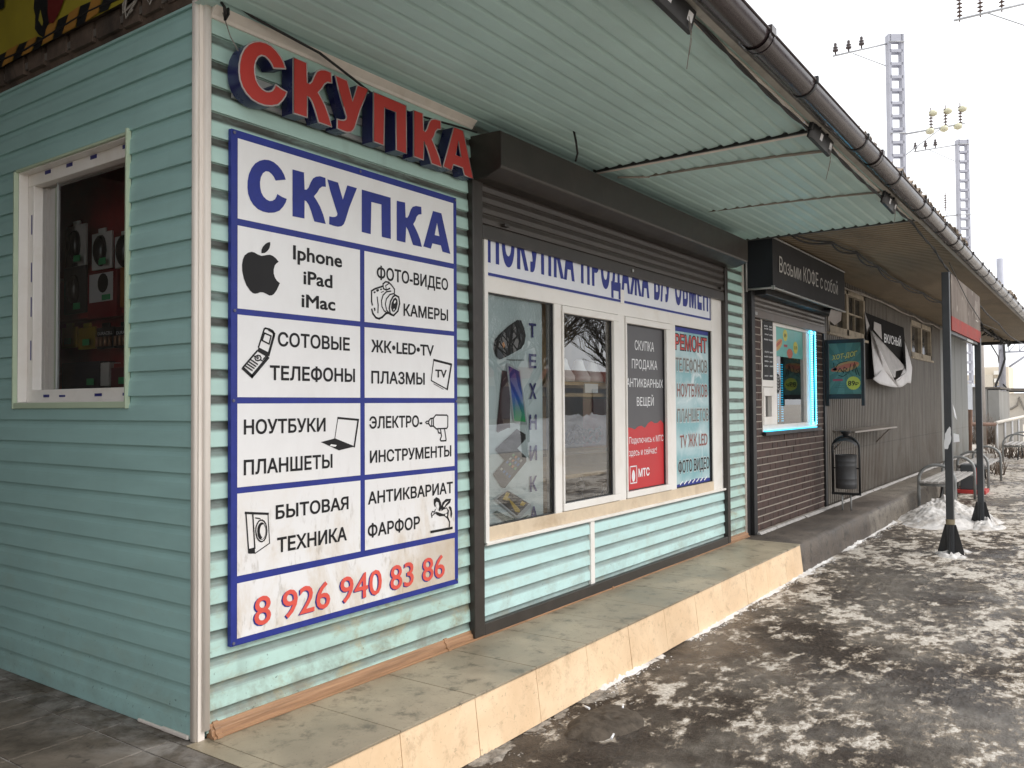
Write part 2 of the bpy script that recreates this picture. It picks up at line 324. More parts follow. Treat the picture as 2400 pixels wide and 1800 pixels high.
ICONS = {'apple': [('f', [(0.241, 1.782), (0.223, 1.785), (0.209, 1.79), (0.196, 1.791), (0.179, 1.785), (0.164, 1.773), (0.156, 1.757), (0.152, 1.735), (0.153, 1.712), (0.16, 1.684), (0.172, 1.66), (0.189, 1.641), (0.202, 1.633), (0.212, 1.632), (0.224, 1.635), (0.235, 1.64), (0.25, 1.641), (0.264, 1.637), (0.279, 1.632), (0.291, 1.634), (0.301, 1.64), (0.315, 1.658), (0.33, 1.686), (0.316, 1.694), (0.306, 1.705), (0.3, 1.72), (0.3, 1.737), (0.305, 1.753), (0.313, 1.762), (0.324, 1.77), (0.31, 1.782), (0.297, 1.789), (0.282, 1.792), (0.267, 1.789), (0.254, 1.785)]), ('f', [(0.241, 1.792), (0.241, 1.804), (0.247, 1.817), (0.26, 1.831), (0.271, 1.838), (0.283, 1.842), (0.283, 1.831), (0.279, 1.817), (0.269, 1.804), (0.257, 1.795), (0.248, 1.793)])], 'flip_phone': [('s', 0.007, [(0.228, 1.428), (0.255, 1.5), (0.261, 1.503), (0.278, 1.501), (0.293, 1.496), (0.302, 1.487), (0.301, 1.478), (0.276, 1.409)]), ('s', 0.011, [(0.278, 1.499), (0.296, 1.491), (0.302, 1.484), (0.3, 1.475), (0.278, 1.409), (0.275, 1.4)]), ('f', [(0.228, 1.428), (0.276, 1.41), (0.275, 1.399), (0.265, 1.393), (0.222, 1.412)]), ('s', 0.006, [(0.256, 1.484), (0.287, 1.475), (0.278, 1.443), (0.245, 1.455), (0.256, 1.484)]), ('s', 0.007, [(0.222, 1.414), (0.157, 1.348), (0.163, 1.342)]), ('s', 0.013, [(0.157, 1.345), (0.198, 1.315), (0.272, 1.39)]), ('s', 0.005, [(0.24, 1.387), (0.235, 1.395), (0.225, 1.397), (0.215, 1.393), (0.211, 1.386), (0.215, 1.378), (0.225, 1.376), (0.235, 1.379), (0.24, 1.387)]), ('s', 0.004, [(0.228, 1.389), (0.223, 1.391), (0.219, 1.388), (0.221, 1.384), (0.227, 1.384)]), ('s', 0.005, [(0.201, 1.396), (0.211, 1.391)]), ('s', 0.005, [(0.238, 1.38), (0.249, 1.375)]), ('s', 0.005, [(0.261, 1.393), (0.25, 1.382)]), ('s', 0.0055, [(0.193, 1.378), (0.223, 1.362)]), ('s', 0.0055, [(0.185, 1.369), (0.215, 1.354)]), ('s', 0.0055, [(0.177, 1.361), (0.207, 1.346)]), ('s', 0.0055, [(0.169, 1.353), (0.198, 1.338)])], 'camera': [('s', 0.008, [(0.842, 1.648), (0.837, 1.663), (0.837, 1.71), (0.859, 1.722), (0.909, 1.739)]), ('s', 0.007, [(0.983, 1.709), (0.984, 1.733), (0.966, 1.749), (0.946, 1.761), (0.926, 1.761), (0.909, 1.749), (0.912, 1.728), (0.931, 1.724), (0.954, 1.734)]), ('s', 0.005, [(0.931, 1.726), (0.926, 1.743), (0.946, 1.755)]), ('s', 0.009, [(0.838, 1.628), (0.845, 1.609), (0.864, 1.593), (0.883, 1.59), (0.903, 1.598), (0.925, 1.616), (0.945, 1.622)]), ('s', 0.006, [(0.872, 1.686), (0.878, 1.651), (0.876, 1.616)]), ('s', 0.006, [(0.96, 1.722), (0.931, 1.716), (0.909, 1.698), (0.899, 1.673), (0.902, 1.646), (0.917, 1.627), (0.937, 1.621), (0.968, 1.612)]), ('s', 0.006, [(0.98, 1.713), (0.954, 1.706), (0.931, 1.684), (0.924, 1.66), (0.932, 1.632), (0.948, 1.622)]), ('s', 0.008, [(0.989, 1.707), (1.012, 1.7), (1.018, 1.672), (1.006, 1.635), (0.977, 1.612), (0.956, 1.619), (0.949, 1.642), (0.957, 1.675), (0.974, 1.698), (0.989, 1.707)]), ('f', [(0.991, 1.696), (1.003, 1.687), (1.005, 1.669), (0.997, 1.644), (0.982, 1.629), (0.968, 1.63), (0.961, 1.647), (0.964, 1.667), (0.977, 1.689)]), ('w', [(0.988, 1.684), (0.993, 1.678), (0.984, 1.667), (0.978, 1.669), (0.98, 1.678)]), ('w', [(0.98, 1.645), (0.984, 1.641), (0.977, 1.634), (0.973, 1.638)]), ('f', [(0.848, 1.707), (0.859, 1.711), (0.863, 1.705), (0.853, 1.7)]), ('f', [(0.864, 1.718), (0.881, 1.724), (0.884, 1.715), (0.87, 1.708)]), ('f', [(0.889, 1.725), (0.902, 1.728), (0.902, 1.721), (0.892, 1.719)]), ('f', [(0.895, 1.711), (0.914, 1.718), (0.914, 1.714), (0.896, 1.707)]), ('f', [(0.849, 1.635), (0.859, 1.638), (0.862, 1.626), (0.854, 1.621)])], 'tv': [('s', 0.006, [(1.257, 1.42), (1.238, 1.32), (1.358, 1.279)]), ('s', 0.011, [(1.258, 1.42), (1.391, 1.403), (1.358, 1.279)]), ('s', 0.003, [(1.256, 1.305), (1.328, 1.279)])], 'laptop': [('s', 0.004, [(0.636, 1.151), (0.618, 1.063), (0.73, 1.025)]), ('s', 0.009, [(0.636, 1.15), (0.754, 1.14), (0.73, 1.025)]), ('f', [(0.541, 1.052), (0.616, 1.064), (0.731, 1.025), (0.641, 1.013)]), ('w', [(0.596, 1.041), (0.628, 1.036), (0.62, 1.029), (0.588, 1.034)])], 'drill': [('s', 0.007, [(1.253, 1.139), (1.271, 1.154), (1.354, 1.152), (1.362, 1.146), (1.361, 1.096), (1.353, 1.087), (1.274, 1.087), (1.253, 1.101), (1.253, 1.139)]), ('s', 0.007, [(1.253, 1.139), (1.232, 1.137), (1.219, 1.127), (1.219, 1.112), (1.232, 1.1), (1.253, 1.101)]), ('s', 0.006, [(1.219, 1.126), (1.204, 1.125), (1.196, 1.12), (1.203, 1.114), (1.219, 1.113)]), ('s', 0.006, [(1.241, 1.137), (1.24, 1.101)]), ('s', 0.007, [(1.305, 1.085), (1.313, 1.051), (1.303, 1.034), (1.309, 1.027), (1.346, 1.027), (1.347, 1.035), (1.336, 1.084)]), ('s', 0.007, [(1.284, 1.085), (1.29, 1.068), (1.305, 1.065)])], 'washer': [('s', 0.009, [(0.274, 0.786), (0.202, 0.796), (0.169, 0.801)]), ('s', 0.004, [(0.273, 0.786), (0.281, 0.672), (0.213, 0.643)]), ('s', 0.006, [(0.202, 0.796), (0.212, 0.662)]), ('s', 0.006, [(0.171, 0.801), (0.184, 0.649)]), ('f', [(0.181, 0.664), (0.212, 0.666), (0.213, 0.642), (0.184, 0.646)]), ('s', 0.005, [(0.268, 0.721), (0.266, 0.707), (0.262, 0.695), (0.255, 0.687), (0.246, 0.683), (0.237, 0.685), (0.229, 0.691), (0.222, 0.701), (0.218, 0.714), (0.216, 0.728), (0.217, 0.742), (0.222, 0.753), (0.229, 0.762), (0.237, 0.766), (0.246, 0.765), (0.255, 0.759), (0.262, 0.749), (0.266, 0.736), (0.268, 0.721)]), ('f', [(0.24, 0.692), (0.233, 0.696), (0.228, 0.704), (0.225, 0.714), (0.224, 0.726), (0.225, 0.737), (0.228, 0.746), (0.233, 0.752), (0.24, 0.756), (0.247, 0.755), (0.252, 0.748), (0.247, 0.748), (0.242, 0.746), (0.239, 0.741), (0.236, 0.734), (0.235, 0.725), (0.236, 0.717), (0.239, 0.709), (0.242, 0.703), (0.247, 0.7)]), ('s', 0.002, [(0.247, 0.691), (0.24, 0.692), (0.233, 0.696), (0.228, 0.704), (0.225, 0.714), (0.224, 0.726), (0.225, 0.737), (0.228, 0.746), (0.233, 0.752), (0.24, 0.756), (0.247, 0.755), (0.253, 0.75), (0.258, 0.742), (0.262, 0.732), (0.263, 0.721), (0.262, 0.71), (0.258, 0.7), (0.253, 0.694), (0.247, 0.691)]), ('s', 0.004, [(0.214, 0.777), (0.236, 0.772)])], 'horse': [('f', [(1.253, 0.749), (1.272, 0.758), (1.294, 0.748), (1.307, 0.728), (1.312, 0.704), (1.3, 0.686), (1.287, 0.692), (1.294, 0.71), (1.288, 0.73), (1.273, 0.736), (1.265, 0.726), (1.268, 0.713), (1.26, 0.711), (1.253, 0.727)]), ('w', [(1.271, 0.73), (1.286, 0.724), (1.29, 0.709), (1.281, 0.699), (1.271, 0.708)]), ('f', [(1.307, 0.701), (1.317, 0.727), (1.344, 0.742), (1.384, 0.739), (1.377, 0.721), (1.347, 0.707), (1.327, 0.692), (1.31, 0.686)]), ('w', [(1.32, 0.71), (1.337, 0.725), (1.364, 0.731), (1.344, 0.718), (1.327, 0.703)]), ('s', 0.006, [(1.265, 0.699), (1.257, 0.687), (1.242, 0.691), (1.234, 0.681), (1.239, 0.664)]), ('s', 0.006, [(1.274, 0.683), (1.253, 0.679), (1.244, 0.672)]), ('f', [(1.265, 0.689), (1.291, 0.681), (1.323, 0.671), (1.343, 0.671), (1.333, 0.66), (1.297, 0.662), (1.271, 0.673)]), ('s', 0.005, [(1.317, 0.693), (1.347, 0.698), (1.364, 0.682), (1.36, 0.659)]), ('f', [(1.354, 0.694), (1.364, 0.68), (1.36, 0.654), (1.375, 0.627), (1.373, 0.601), (1.364, 0.603), (1.367, 0.626), (1.35, 0.647), (1.327, 0.662), (1.343, 0.669), (1.356, 0.678)]), ('w', [(1.333, 0.666), (1.35, 0.67), (1.351, 0.66), (1.342, 0.656)]), ('f', [(1.364, 0.699), (1.374, 0.705), (1.387, 0.694), (1.392, 0.664), (1.385, 0.643), (1.377, 0.657), (1.378, 0.678), (1.37, 0.69)]), ('s', 0.012, [(1.231, 0.595), (1.39, 0.595)])]}
FILM = [('blk', [(1.839, 1.507), (1.85, 1.554), (1.89, 1.586), (1.986, 1.644), (2.069, 1.683), (2.108, 1.684), (2.139, 1.642), (2.154, 1.599), (2.141, 1.554), (2.106, 1.521), (1.947, 1.463), (1.896, 1.45), (1.864, 1.466)]), ('org', [(1.919, 1.541), (1.937, 1.551), (1.951, 1.53), (1.933, 1.514)]), ('gry', [(1.939, 1.454), (2.136, 1.46), (2.136, 1.454), (2.006, 1.448)]), ('dgr', [(1.921, 1.392), (1.972, 1.387), (1.992, 1.238), (1.991, 1.07), (1.972, 1.073), (1.874, 1.049), (1.861, 1.056)]), ('sil', [(1.957, 1.423), (1.97, 1.435), (2.093, 1.397), (2.161, 1.094), (2.155, 1.085), (2.04, 1.093), (2.02, 1.106)]), ('scr', [(1.977, 1.419), (2.085, 1.39), (2.145, 1.102), (2.032, 1.111)]), ('blk', [(2.055, 1.065), (2.143, 1.031), (2.143, 1.003), (2.058, 0.955), (2.148, 0.901), (2.148, 0.875), (1.937, 0.742), (1.906, 0.747), (1.832, 0.818), (1.832, 0.829), (1.934, 0.895), (1.854, 0.951), (1.855, 0.964)]), ('gls', [(2.022, 0.933), (2.115, 0.887), (1.972, 0.785), (1.876, 0.846)]), ('icg', [(2.02, 0.927), (2.033, 0.921), (2.017, 0.911), (2.004, 0.918)]), ('icw', [(1.991, 0.91), (2.003, 0.903), (1.987, 0.893), (1.974, 0.9)]), ('icb', [(1.961, 0.892), (1.974, 0.885), (1.958, 0.875), (1.945, 0.882)]), ('icw', [(1.904, 0.857), (1.917, 0.849), (1.901, 0.839), (1.888, 0.848)]), ('org', [(2.043, 0.916), (2.056, 0.909), (2.04, 0.899), (2.027, 0.905)]), ('org', [(2.014, 0.897), (2.027, 0.89), (2.011, 0.88), (1.998, 0.887)]), ('icg', [(1.985, 0.879), (1.998, 0.871), (1.982, 0.861), (1.969, 0.869)]), ('icb', [(1.927, 0.842), (1.94, 0.834), (1.925, 0.824), (1.912, 0.833)]), ('icb', [(2.067, 0.904), (2.079, 0.897), (2.063, 0.886), (2.05, 0.893)]), ('icb', [(2.037, 0.885), (2.05, 0.878), (2.034, 0.867), (2.021, 0.874)]), ('org', [(2.008, 0.865), (2.021, 0.858), (2.005, 0.847), (1.992, 0.855)]), ('icb', [(1.951, 0.828), (1.964, 0.82), (1.949, 0.809), (1.936, 0.817)]), ('icw', [(2.09, 0.892), (2.103, 0.885), (2.087, 0.874), (2.074, 0.881)]), ('icb', [(2.061, 0.872), (2.074, 0.865), (2.058, 0.854), (2.045, 0.861)]), ('icg', [(2.032, 0.852), (2.045, 0.845), (2.029, 0.834), (2.016, 0.841)]), ('icb', [(1.975, 0.813), (1.988, 0.805), (1.973, 0.794), (1.96, 0.802)]), ('grn', [(1.821, 0.619), (1.851, 0.627), (1.939, 0.59), (2.057, 0.554), (2.157, 0.571), (2.161, 0.566), (2.094, 0.545), (2.09, 0.536), (1.942, 0.55)]), ('sil', [(1.952, 0.732), (2.191, 0.624), (2.182, 0.611), (2.062, 0.558), (2.041, 0.565), (1.829, 0.691)]), ('blk', [(1.956, 0.726), (2.162, 0.636), (2.042, 0.578), (1.849, 0.689)]), ('yel', [(1.944, 0.719), (1.975, 0.71), (1.955, 0.691), (2.074, 0.608), (2.066, 0.594), (2.026, 0.602), (1.967, 0.672), (1.94, 0.674), (1.905, 0.684)]), ('yel', [(2.091, 0.657), (2.132, 0.639), (2.107, 0.625), (2.071, 0.634)])]
BANNER = {'blk': [(10.242, -0.03, 2.428), (12.912, -0.03, 2.409), (13.076, -0.04, 1.797), (12.907, -0.04, 1.775), (10.647, -0.04, 1.527), (10.246, -0.04, 1.519)], 'A': [(10.404, -0.06, 2.219), (10.377, -0.14, 2.03), (10.674, -0.22, 1.709), (11.13, -0.22, 1.519), (11.487, -0.2, 1.414), (11.018, -0.2, 1.413), (10.343, -0.18, 1.445), (10.191, -0.12, 1.516), (10.313, -0.12, 1.546), (10.354, -0.09, 1.821)], 'B': [(10.404, -0.06, 2.219), (12.601, -0.1, 1.769), (12.189, -0.14, 1.702), (11.499, -0.17, 1.656), (11.309, -0.2, 1.557), (11.113, -0.215, 1.552), (10.725, -0.21, 1.711), (10.425, -0.13, 2.033)], 'C': [(12.782, -0.06, 2.205), (12.928, -0.09, 2.018), (13.074, -0.12, 1.773), (12.885, -0.14, 1.605), (12.818, -0.14, 1.497), (12.542, -0.14, 1.502), (11.949, -0.17, 1.431), (11.487, -0.2, 1.414), (11.13, -0.22, 1.519), (11.496, -0.2, 1.51), (12.161, -0.145, 1.696), (12.601, -0.1, 1.769), (12.964, -0.06, 1.793)], 'D': [(10.132, -0.05, 2.426), (10.227, -0.09, 2.241), (10.023, -0.12, 2.127), (10.053, -0.1, 2.076)], 'patch': [(10.7, -0.042, 2.335), (11.147, -0.042, 2.326), (11.196, -0.042, 2.111), (10.67, -0.042, 2.221)]}
BANTXT = (11.318, 12.546, 2.079, 2.208)
HAZ = [('yel', [(1.841, 2.766), (0.34, 2.784), (0.342, 2.952), (1.856, 3.435)]), ('blk', [(1.453, 2.83), (1.372, 2.831), (1.42, 2.768), (1.471, 2.769)]), ('blk', [(1.262, 2.833), (1.172, 2.826), (1.235, 2.772), (1.326, 2.771)]), ('blk', [(1.092, 2.824), (1.023, 2.796), (1.071, 2.77), (1.141, 2.769)]), ('blk', [(0.913, 2.849), (0.817, 2.849), (0.873, 2.775), (0.959, 2.774)]), ('blk', [(0.731, 2.856), (0.641, 2.851), (0.687, 2.776), (0.767, 2.777)]), ('blk', [(0.553, 2.84), (0.465, 2.829), (0.519, 2.781), (0.588, 2.785)]), ('org', [(1.372, 2.831), (1.262, 2.833), (1.326, 2.771), (1.42, 2.768)]), ('org', [(1.172, 2.826), (1.092, 2.824), (1.141, 2.769), (1.235, 2.772)]), ('org', [(1.007, 2.845), (0.913, 2.849), (0.959, 2.774), (1.047, 2.774)]), ('org', [(0.817, 2.849), (0.731, 2.856), (0.767, 2.777), (0.873, 2.775)]), ('org', [(0.641, 2.851), (0.554, 2.855), (0.588, 2.785), (0.687, 2.776)]), ('blk', [(1.108, 3.015), (0.993, 2.982), (0.988, 2.896), (0.976, 2.856), (1.011, 2.83), (1.023, 2.796), (1.072, 2.825), (1.107, 2.859), (1.102, 2.915), (1.119, 2.953)]), ('ye2', [(1.057, 2.931), (1.044, 2.899), (1.032, 2.87), (1.041, 2.854), (1.06, 2.875), (1.073, 2.887)]), ('red', [(0.989, 2.981), (0.837, 2.937), (0.875, 2.892), (0.905, 2.865), (0.944, 2.84), (0.979, 2.851), (0.992, 2.897)]), ('blk', [(1.515, 3.134), (1.39, 3.097), (1.393, 3.034), (1.421, 3.033), (1.457, 3.039), (1.514, 3.072)])]
RAISED = {'С': [(0.308, 2.518), (0.299, 2.538), (0.284, 2.557), (0.263, 2.573), (0.238, 2.584), (0.212, 2.587), (0.185, 2.583), (0.159, 2.572), (0.134, 2.554), (0.114, 2.528), (0.1, 2.498), (0.093, 2.466), (0.092, 2.437), (0.096, 2.409), (0.107, 2.385), (0.124, 2.366), (0.149, 2.351), (0.177, 2.345), (0.209, 2.345), (0.241, 2.352), (0.271, 2.366), (0.293, 2.389), (0.308, 2.412), (0.314, 2.429), (0.286, 2.433), (0.258, 2.441), (0.254, 2.429), (0.245, 2.414), (0.23, 2.404), (0.214, 2.4), (0.196, 2.404), (0.18, 2.414), (0.168, 2.43), (0.162, 2.453), (0.161, 2.476), (0.166, 2.5), (0.177, 2.52), (0.193, 2.532), (0.21, 2.534), (0.227, 2.526), (0.239, 2.516), (0.249, 2.501)], 'К': [(0.346, 2.575), (0.413, 2.576), (0.417, 2.495), (0.429, 2.497), (0.441, 2.51), (0.453, 2.536), (0.467, 2.559), (0.486, 2.572), (0.511, 2.58), (0.544, 2.579), (0.547, 2.536), (0.523, 2.532), (0.507, 2.519), (0.494, 2.498), (0.473, 2.474), (0.49, 2.457), (0.511, 2.431), (0.529, 2.398), (0.546, 2.353), (0.475, 2.353), (0.457, 2.397), (0.441, 2.427), (0.427, 2.441), (0.417, 2.443), (0.416, 2.356), (0.346, 2.354)], 'У': [(0.565, 2.575), (0.633, 2.574), (0.664, 2.495), (0.693, 2.573), (0.758, 2.573), (0.707, 2.465), (0.68, 2.393), (0.67, 2.373), (0.655, 2.36), (0.632, 2.353), (0.604, 2.353), (0.576, 2.356), (0.577, 2.395), (0.596, 2.395), (0.614, 2.399), (0.626, 2.407), (0.629, 2.418), (0.612, 2.456), (0.584, 2.52)], 'П': [(0.79, 2.573), (1.0, 2.573), (1.001, 2.352), (0.933, 2.352), (0.931, 2.523), (0.858, 2.522), (0.853, 2.353), (0.789, 2.354)], 'К2': [(1.051, 2.566), (1.115, 2.569), (1.119, 2.489), (1.13, 2.487), (1.144, 2.504), (1.16, 2.539), (1.175, 2.557), (1.201, 2.567), (1.244, 2.57), (1.246, 2.529), (1.222, 2.523), (1.206, 2.508), (1.195, 2.483), (1.179, 2.462), (1.195, 2.444), (1.216, 2.416), (1.234, 2.386), (1.248, 2.346), (1.176, 2.347), (1.156, 2.388), (1.138, 2.421), (1.123, 2.438), (1.117, 2.35), (1.05, 2.351)], 'А': [(1.344, 2.566), (1.418, 2.566), (1.497, 2.343), (1.426, 2.346), (1.412, 2.38), (1.338, 2.38), (1.325, 2.348), (1.26, 2.351)], 'Аh': [(1.379, 2.504), (1.4, 2.431), (1.358, 2.431)]}
# ======================= setting =======================
def ground_mat():
    t = NT('icy_asphalt'); x, y, z = t.xyz()
    v = t.scale((.8, 1.2, 1))
    cov = t.noise(.75, 4, .5, 0, v)                       # where trodden snow is left
    n1 = t.noise(6.2, 12, .73, .15, v); n2 = t.noise(15, 8, .7, 0, v); n3 = t.noise(24, 6, .65)
    bias = t.math('ADD', t.ramp(y, -.6, -2.6, -.004, .012), t.ramp(x, 3, 12, 0, .04))
    far = t.ramp(x, 24, 40, 0, .5); side = t.ramp(y, -5, -9, 0, .3)
    q = t.math('ADD', t.math('MULTIPLY', n1, .72), t.math('MULTIPLY', n2, .28))
    q = t.math('ADD', t.math('ADD', q, bias), t.math('ADD', t.lin(cov, .3, .7, -.07, .07), t.math('ADD', far, side)))
    crust = t.ramp(q, .508, .534); snow = t.ramp(q, .54, .58)
    gn = t.noise(40, 6, .7); big = t.noise(1.0, 5, .6, .2)
    asph = t.mix(t.ramp(gn, .3, .75), (.019, .0135, .010), (.066, .048, .035))
    ice = t.mix(t.math('MULTIPLY', t.ramp(big, .44, .60), t.ramp(y, -.55, -1.5, .35, 1)), asph, t.mix(t.ramp(n2, .3, .7), (.085, .071, .057), (.19, .167, .14)))
    dirty = t.mix(t.ramp(n3, .3, .7), (.135, .105, .076), (.32, .27, .212))
    white = t.mix(t.ramp(gn, .35, .7), (.40, .35, .29), (.76, .71, .64))
    c = t.mix(crust, ice, dirty); c = t.mix(snow, c, white)
    wet = t.ramp(t.noise(.9, 4, .6), .42, .6)
    t.set(col=c, rough=t.math('ADD', t.math('MULTIPLY', crust, .35), t.lin(wet, 0, 1, .6, .20)), spec=t.lin(wet, 0, 1, .18, .42))
    t.bump(t.math('ADD', t.math('MULTIPLY', q, 1.6), t.math('MULTIPLY', gn, .16)), .6, .06)
    return t.m
M_ground = ground_mat()
g = MB(); g.face([(-60, -200, -.25), (900, -200, -.25), (900, 300, -.25), (-60, 300, -.25)])
tag(g.build('ground', M_ground), kind='structure')
# dark paving of the passage on the left (individual slabs over a grout bed)
def pave_mat():
    t = NT('dark_paving'); n = t.noise(3.2, 8, .7, .4); n2 = t.noise(26, 5, .6)
    c = t.mix(t.ramp(n, .3, .72), (.050, .040, .031), (.165, .136, .108)); c = t.mix(t.math('MULTIPLY', t.ramp(n2, .55, .7), .6), c, (.02, .018, .016))
    s = t.noise(7, 3, .5); c = t.mix(t.ramp(s, .69, .715), c, (.012, .011, .01))
    salt = t.math('MULTIPLY', t.ramp(t.noise(5, 8, .7, .3), .40, .66), t.ramp(t.xyz()[0], -.40, -.02)); c = t.mix(t.math('MULTIPLY', salt, .75), c, (.36, .335, .31))
    t.set(col=c, rough=.62, spec=.25); t.bump(n2, .25, .01); return t.m
M_pave = pave_mat(); M_grout = M('pale_grout', (.24, .22, .20), .8, var=.5, vs=8, grime=.9)
pv = MB(); y = -.535
xs = [-.057, -.163, -.473, -.783, -1.093, -1.403, -1.713, -2.023, -2.333]; ys = [-.535, -.232, .083, .391, .709, 1.019, 1.329, 1.639, 1.949, 2.259, 2.6]
for i in range(len(xs)-1):
    for j in range(len(ys)-1): pv.box(xs[i+1]+.003, xs[i]-.003, ys[j]+.003, ys[j+1]-.003, -.03, 0)
pv.box(-2.4, -.06, -.53, 6, -.26, -.003, 1); pv.box(-.0565, .02, 0.0, 6, -.1, -.001, 0)
tag(pv.build('passage_paving', [M_pave, M_grout], bevel=.002), kind='structure')

# ======================= shop =======================
shop = thing('shop_building', 'teal sided pawn shop with wide window and brown roller shutter at the left corner', 'shop')
WX0, WX1, WZ0, WZ1 = 1.722, 5.06, .50, 2.20
f = MB(); F = lambda u, o, z: (u, -o, z)
siding(f, .02, 1.60, 0.02, 2.69, F); siding(f, 5.14, 5.575, .02, 2.69, F)
f.box(.03, 5.6, .012, .06, 0, .46, 0); f.box(.03, 1.72, .012, .06, .46, 2.69); f.box(5.06, 5.6, .012, .06, .46, 2.69); f.box(1.72, 5.06, .012, .06, 2.2, 2.69)
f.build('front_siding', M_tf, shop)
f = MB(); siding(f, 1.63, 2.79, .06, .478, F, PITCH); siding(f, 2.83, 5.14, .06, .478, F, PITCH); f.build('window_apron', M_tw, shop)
t = MB().box(2.785, 2.835, -.022, -.002, .03, .475); t.build('joint_strip', M_pvc, shop, .003)
SX = lambda u, o, z: (-o, u, z)
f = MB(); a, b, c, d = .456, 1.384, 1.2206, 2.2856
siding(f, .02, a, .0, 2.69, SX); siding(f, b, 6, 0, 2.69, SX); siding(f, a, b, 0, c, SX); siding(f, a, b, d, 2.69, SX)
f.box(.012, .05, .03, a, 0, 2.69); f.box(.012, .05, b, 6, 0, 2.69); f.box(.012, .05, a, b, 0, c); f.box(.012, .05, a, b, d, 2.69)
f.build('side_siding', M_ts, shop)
t = MB()
def rounded(mb, x0, x1, y0, y1, z0, z1, r=.012):
    n = 4; pts = []
    for cx, cy, a0 in ((x1-r, y1-r, 0), (x0+r, y1-r, 90), (x0+r, y0+r, 180), (x1-r, y0+r, 270)):
        for k in range(n+1): pts.append((cx+r*math.cos(R(a0+90*k/n)), cy+r*math.sin(R(a0+90*k/n))))
    mb.loft([[(x, y, z0) for x, y in pts], [(x, y, z1) for x, y in pts]], True, True, 0, True)
rounded(t, -.024, -.001, -.003, .026, .0, 2.69, .009); rounded(t, .002, .031, -.025, .008, .035, 2.69, .009); t.box(-.012, .015, -.010, .02, .0, 2.69)
t.build('corner_trim', M_trim, shop)
t = MB().prismx([(0, 2.638), (-.018, 2.640), (-.024, 2.652), (-.05, 2.676), (-.055, 2.69), (0, 2.69)], .03, 1.60); t.build('crown_trim', M_trim, shop, .002)
t = MB().prismx([(-.0, .0), (-.045, .0), (-.045, .008), (-.032, .012), (-.030, .030), (-.020, .038), (-.018, .05), (0, .052)], .03, 5.60)
for x in (.055, 1.36, 3.03): t.prismx([(0, 0), (-.049, 0), (-.049, .012), (-.036, .018), (-.034, .034), (-.022, .045), (-.02, .056), (0, .056)], x-.012, x+.012)
t.build('wooden_baseboard', M_wood, shop, .0015)
t = MB().box(-.026, -.014, .035, .20, 0, .016).box(-.024, -.014, .20, .36, 0, .012); t.build('skirting_strip', M_trim, shop, .004)
rounded(t := MB(), 5.57, 5.605, -.022, .01, .02, 2.69, .008); t.build('edge_trim', M_trim, shop)
# interior (back wall, floor, ceiling) seen through the glass
t = MB(); t.face([(.5, 1.7, 0), (5.6, 1.7, 0), (5.6, 1.7, 2.6), (.5, 1.7, 2.6)]); t.face([(.9, .06, .3), (5.6, .06, .3), (5.6, 1.7, .3), (.9, 1.7, .3)]); t.face([(.9, .06, 2.6), (5.6, .06, 2.6), (5.6, 1.7, 2.6), (.9, 1.7, 2.6)])
t.face([(1.7, .06, 0), (1.7, 1.7, 0), (1.7, 1.7, 2.6), (1.7, .06, 2.6)]); t.face([(5.58, .06, 0), (5.58, 1.7, 0), (5.58, 1.7, 2.6), (5.58, .06, 2.6)])
t.build('interior_wall', M('interior_plaster', (.22, .20, .18), .8, var=.3, vs=2), shop)
t = MB(); t.box(-.012, 6, 5.9, 6, 0, 2.69); t.box(.05, 5.6, 1.72, 5.9, 2.6, 2.69); t.build('rear_wall', M_conc, shop)
# shop window: frame > sashes, panes
wf = MB(); fy0, fy1 = -.004, .06
for x0, x1, z0, z1 in ((1.695, 1.728, .47, 2.2), (4.86, 5.085, .47, 2.2), (2.404, 2.48, .55, 1.805), (3.207, 3.301, .55, 1.807), (4.03, 4.129, .55, 1.807), (1.728, 4.86, 1.805, 1.9), (1.728, 4.86, 2.1, 2.2)): wf.box(x0, x1, fy0, fy1, z0, z1)
win = wf.build('shop_window', M_pvc, shop, .003)
t = MB().box(1.728, 4.86, -.007, .06, .478, .553); t.build('window_sill', M_pvcd, win, .003)
t = MB().box(1.69, 5.085, -.030, -.004, .463, .480); t.box(1.69, 1.722, -.022, -.005, .46, 2.1); t.build('sill_strip', M_pvc, win, .003)
for (a, b) in ((2.484, 3.203), (3.305, 4.026)):
    t = MB(); t.box(a, b, -.014, .045, 1.757, 1.802); t.box(a, b, -.014, .045, .556, .600); t.box(a, a+.016, -.014, .045, .6, 1.757); t.box(b-.072, b, -.014, .045, .6, 1.757); t.build('sash', M_pvc, win, .004)
for i, (a, b) in enumerate(((1.724, 2.406), (2.497, 3.135), (3.318, 3.957), (4.126, 4.862))):
    z = .596 if i in (1, 2) else .55
    MB().face([(a, .020, z), (b, .020, z), (b, .020, 1.806), (a, .020, 1.806)]).build('pane', M_glass, win)
M_seal = M('rubber_seal', (.02, .02, .022), .5)
for i, (a, b, z0, z1) in enumerate(((1.728, 2.404, .553, 1.805), (2.5, 3.131, .6, 1.757), (3.321, 3.954, .6, 1.757), (4.129, 4.86, .553, 1.805))):
    t = MB()
    for q in ((a, a+.006, z0, z1), (b-.006, b, z0, z1), (a, b, z0, z0+.006), (a, b, z1-.006, z1)): t.box(q[0], q[1], .006, .0195, q[2], q[3])
    t.build('seal', M_seal, win)
t = MB().box(4.835, 4.885, .022, .05, .55, 1.806); t.build('blue_edge', M('blue_grey_edge', (.12, .15, .22), .5), win)
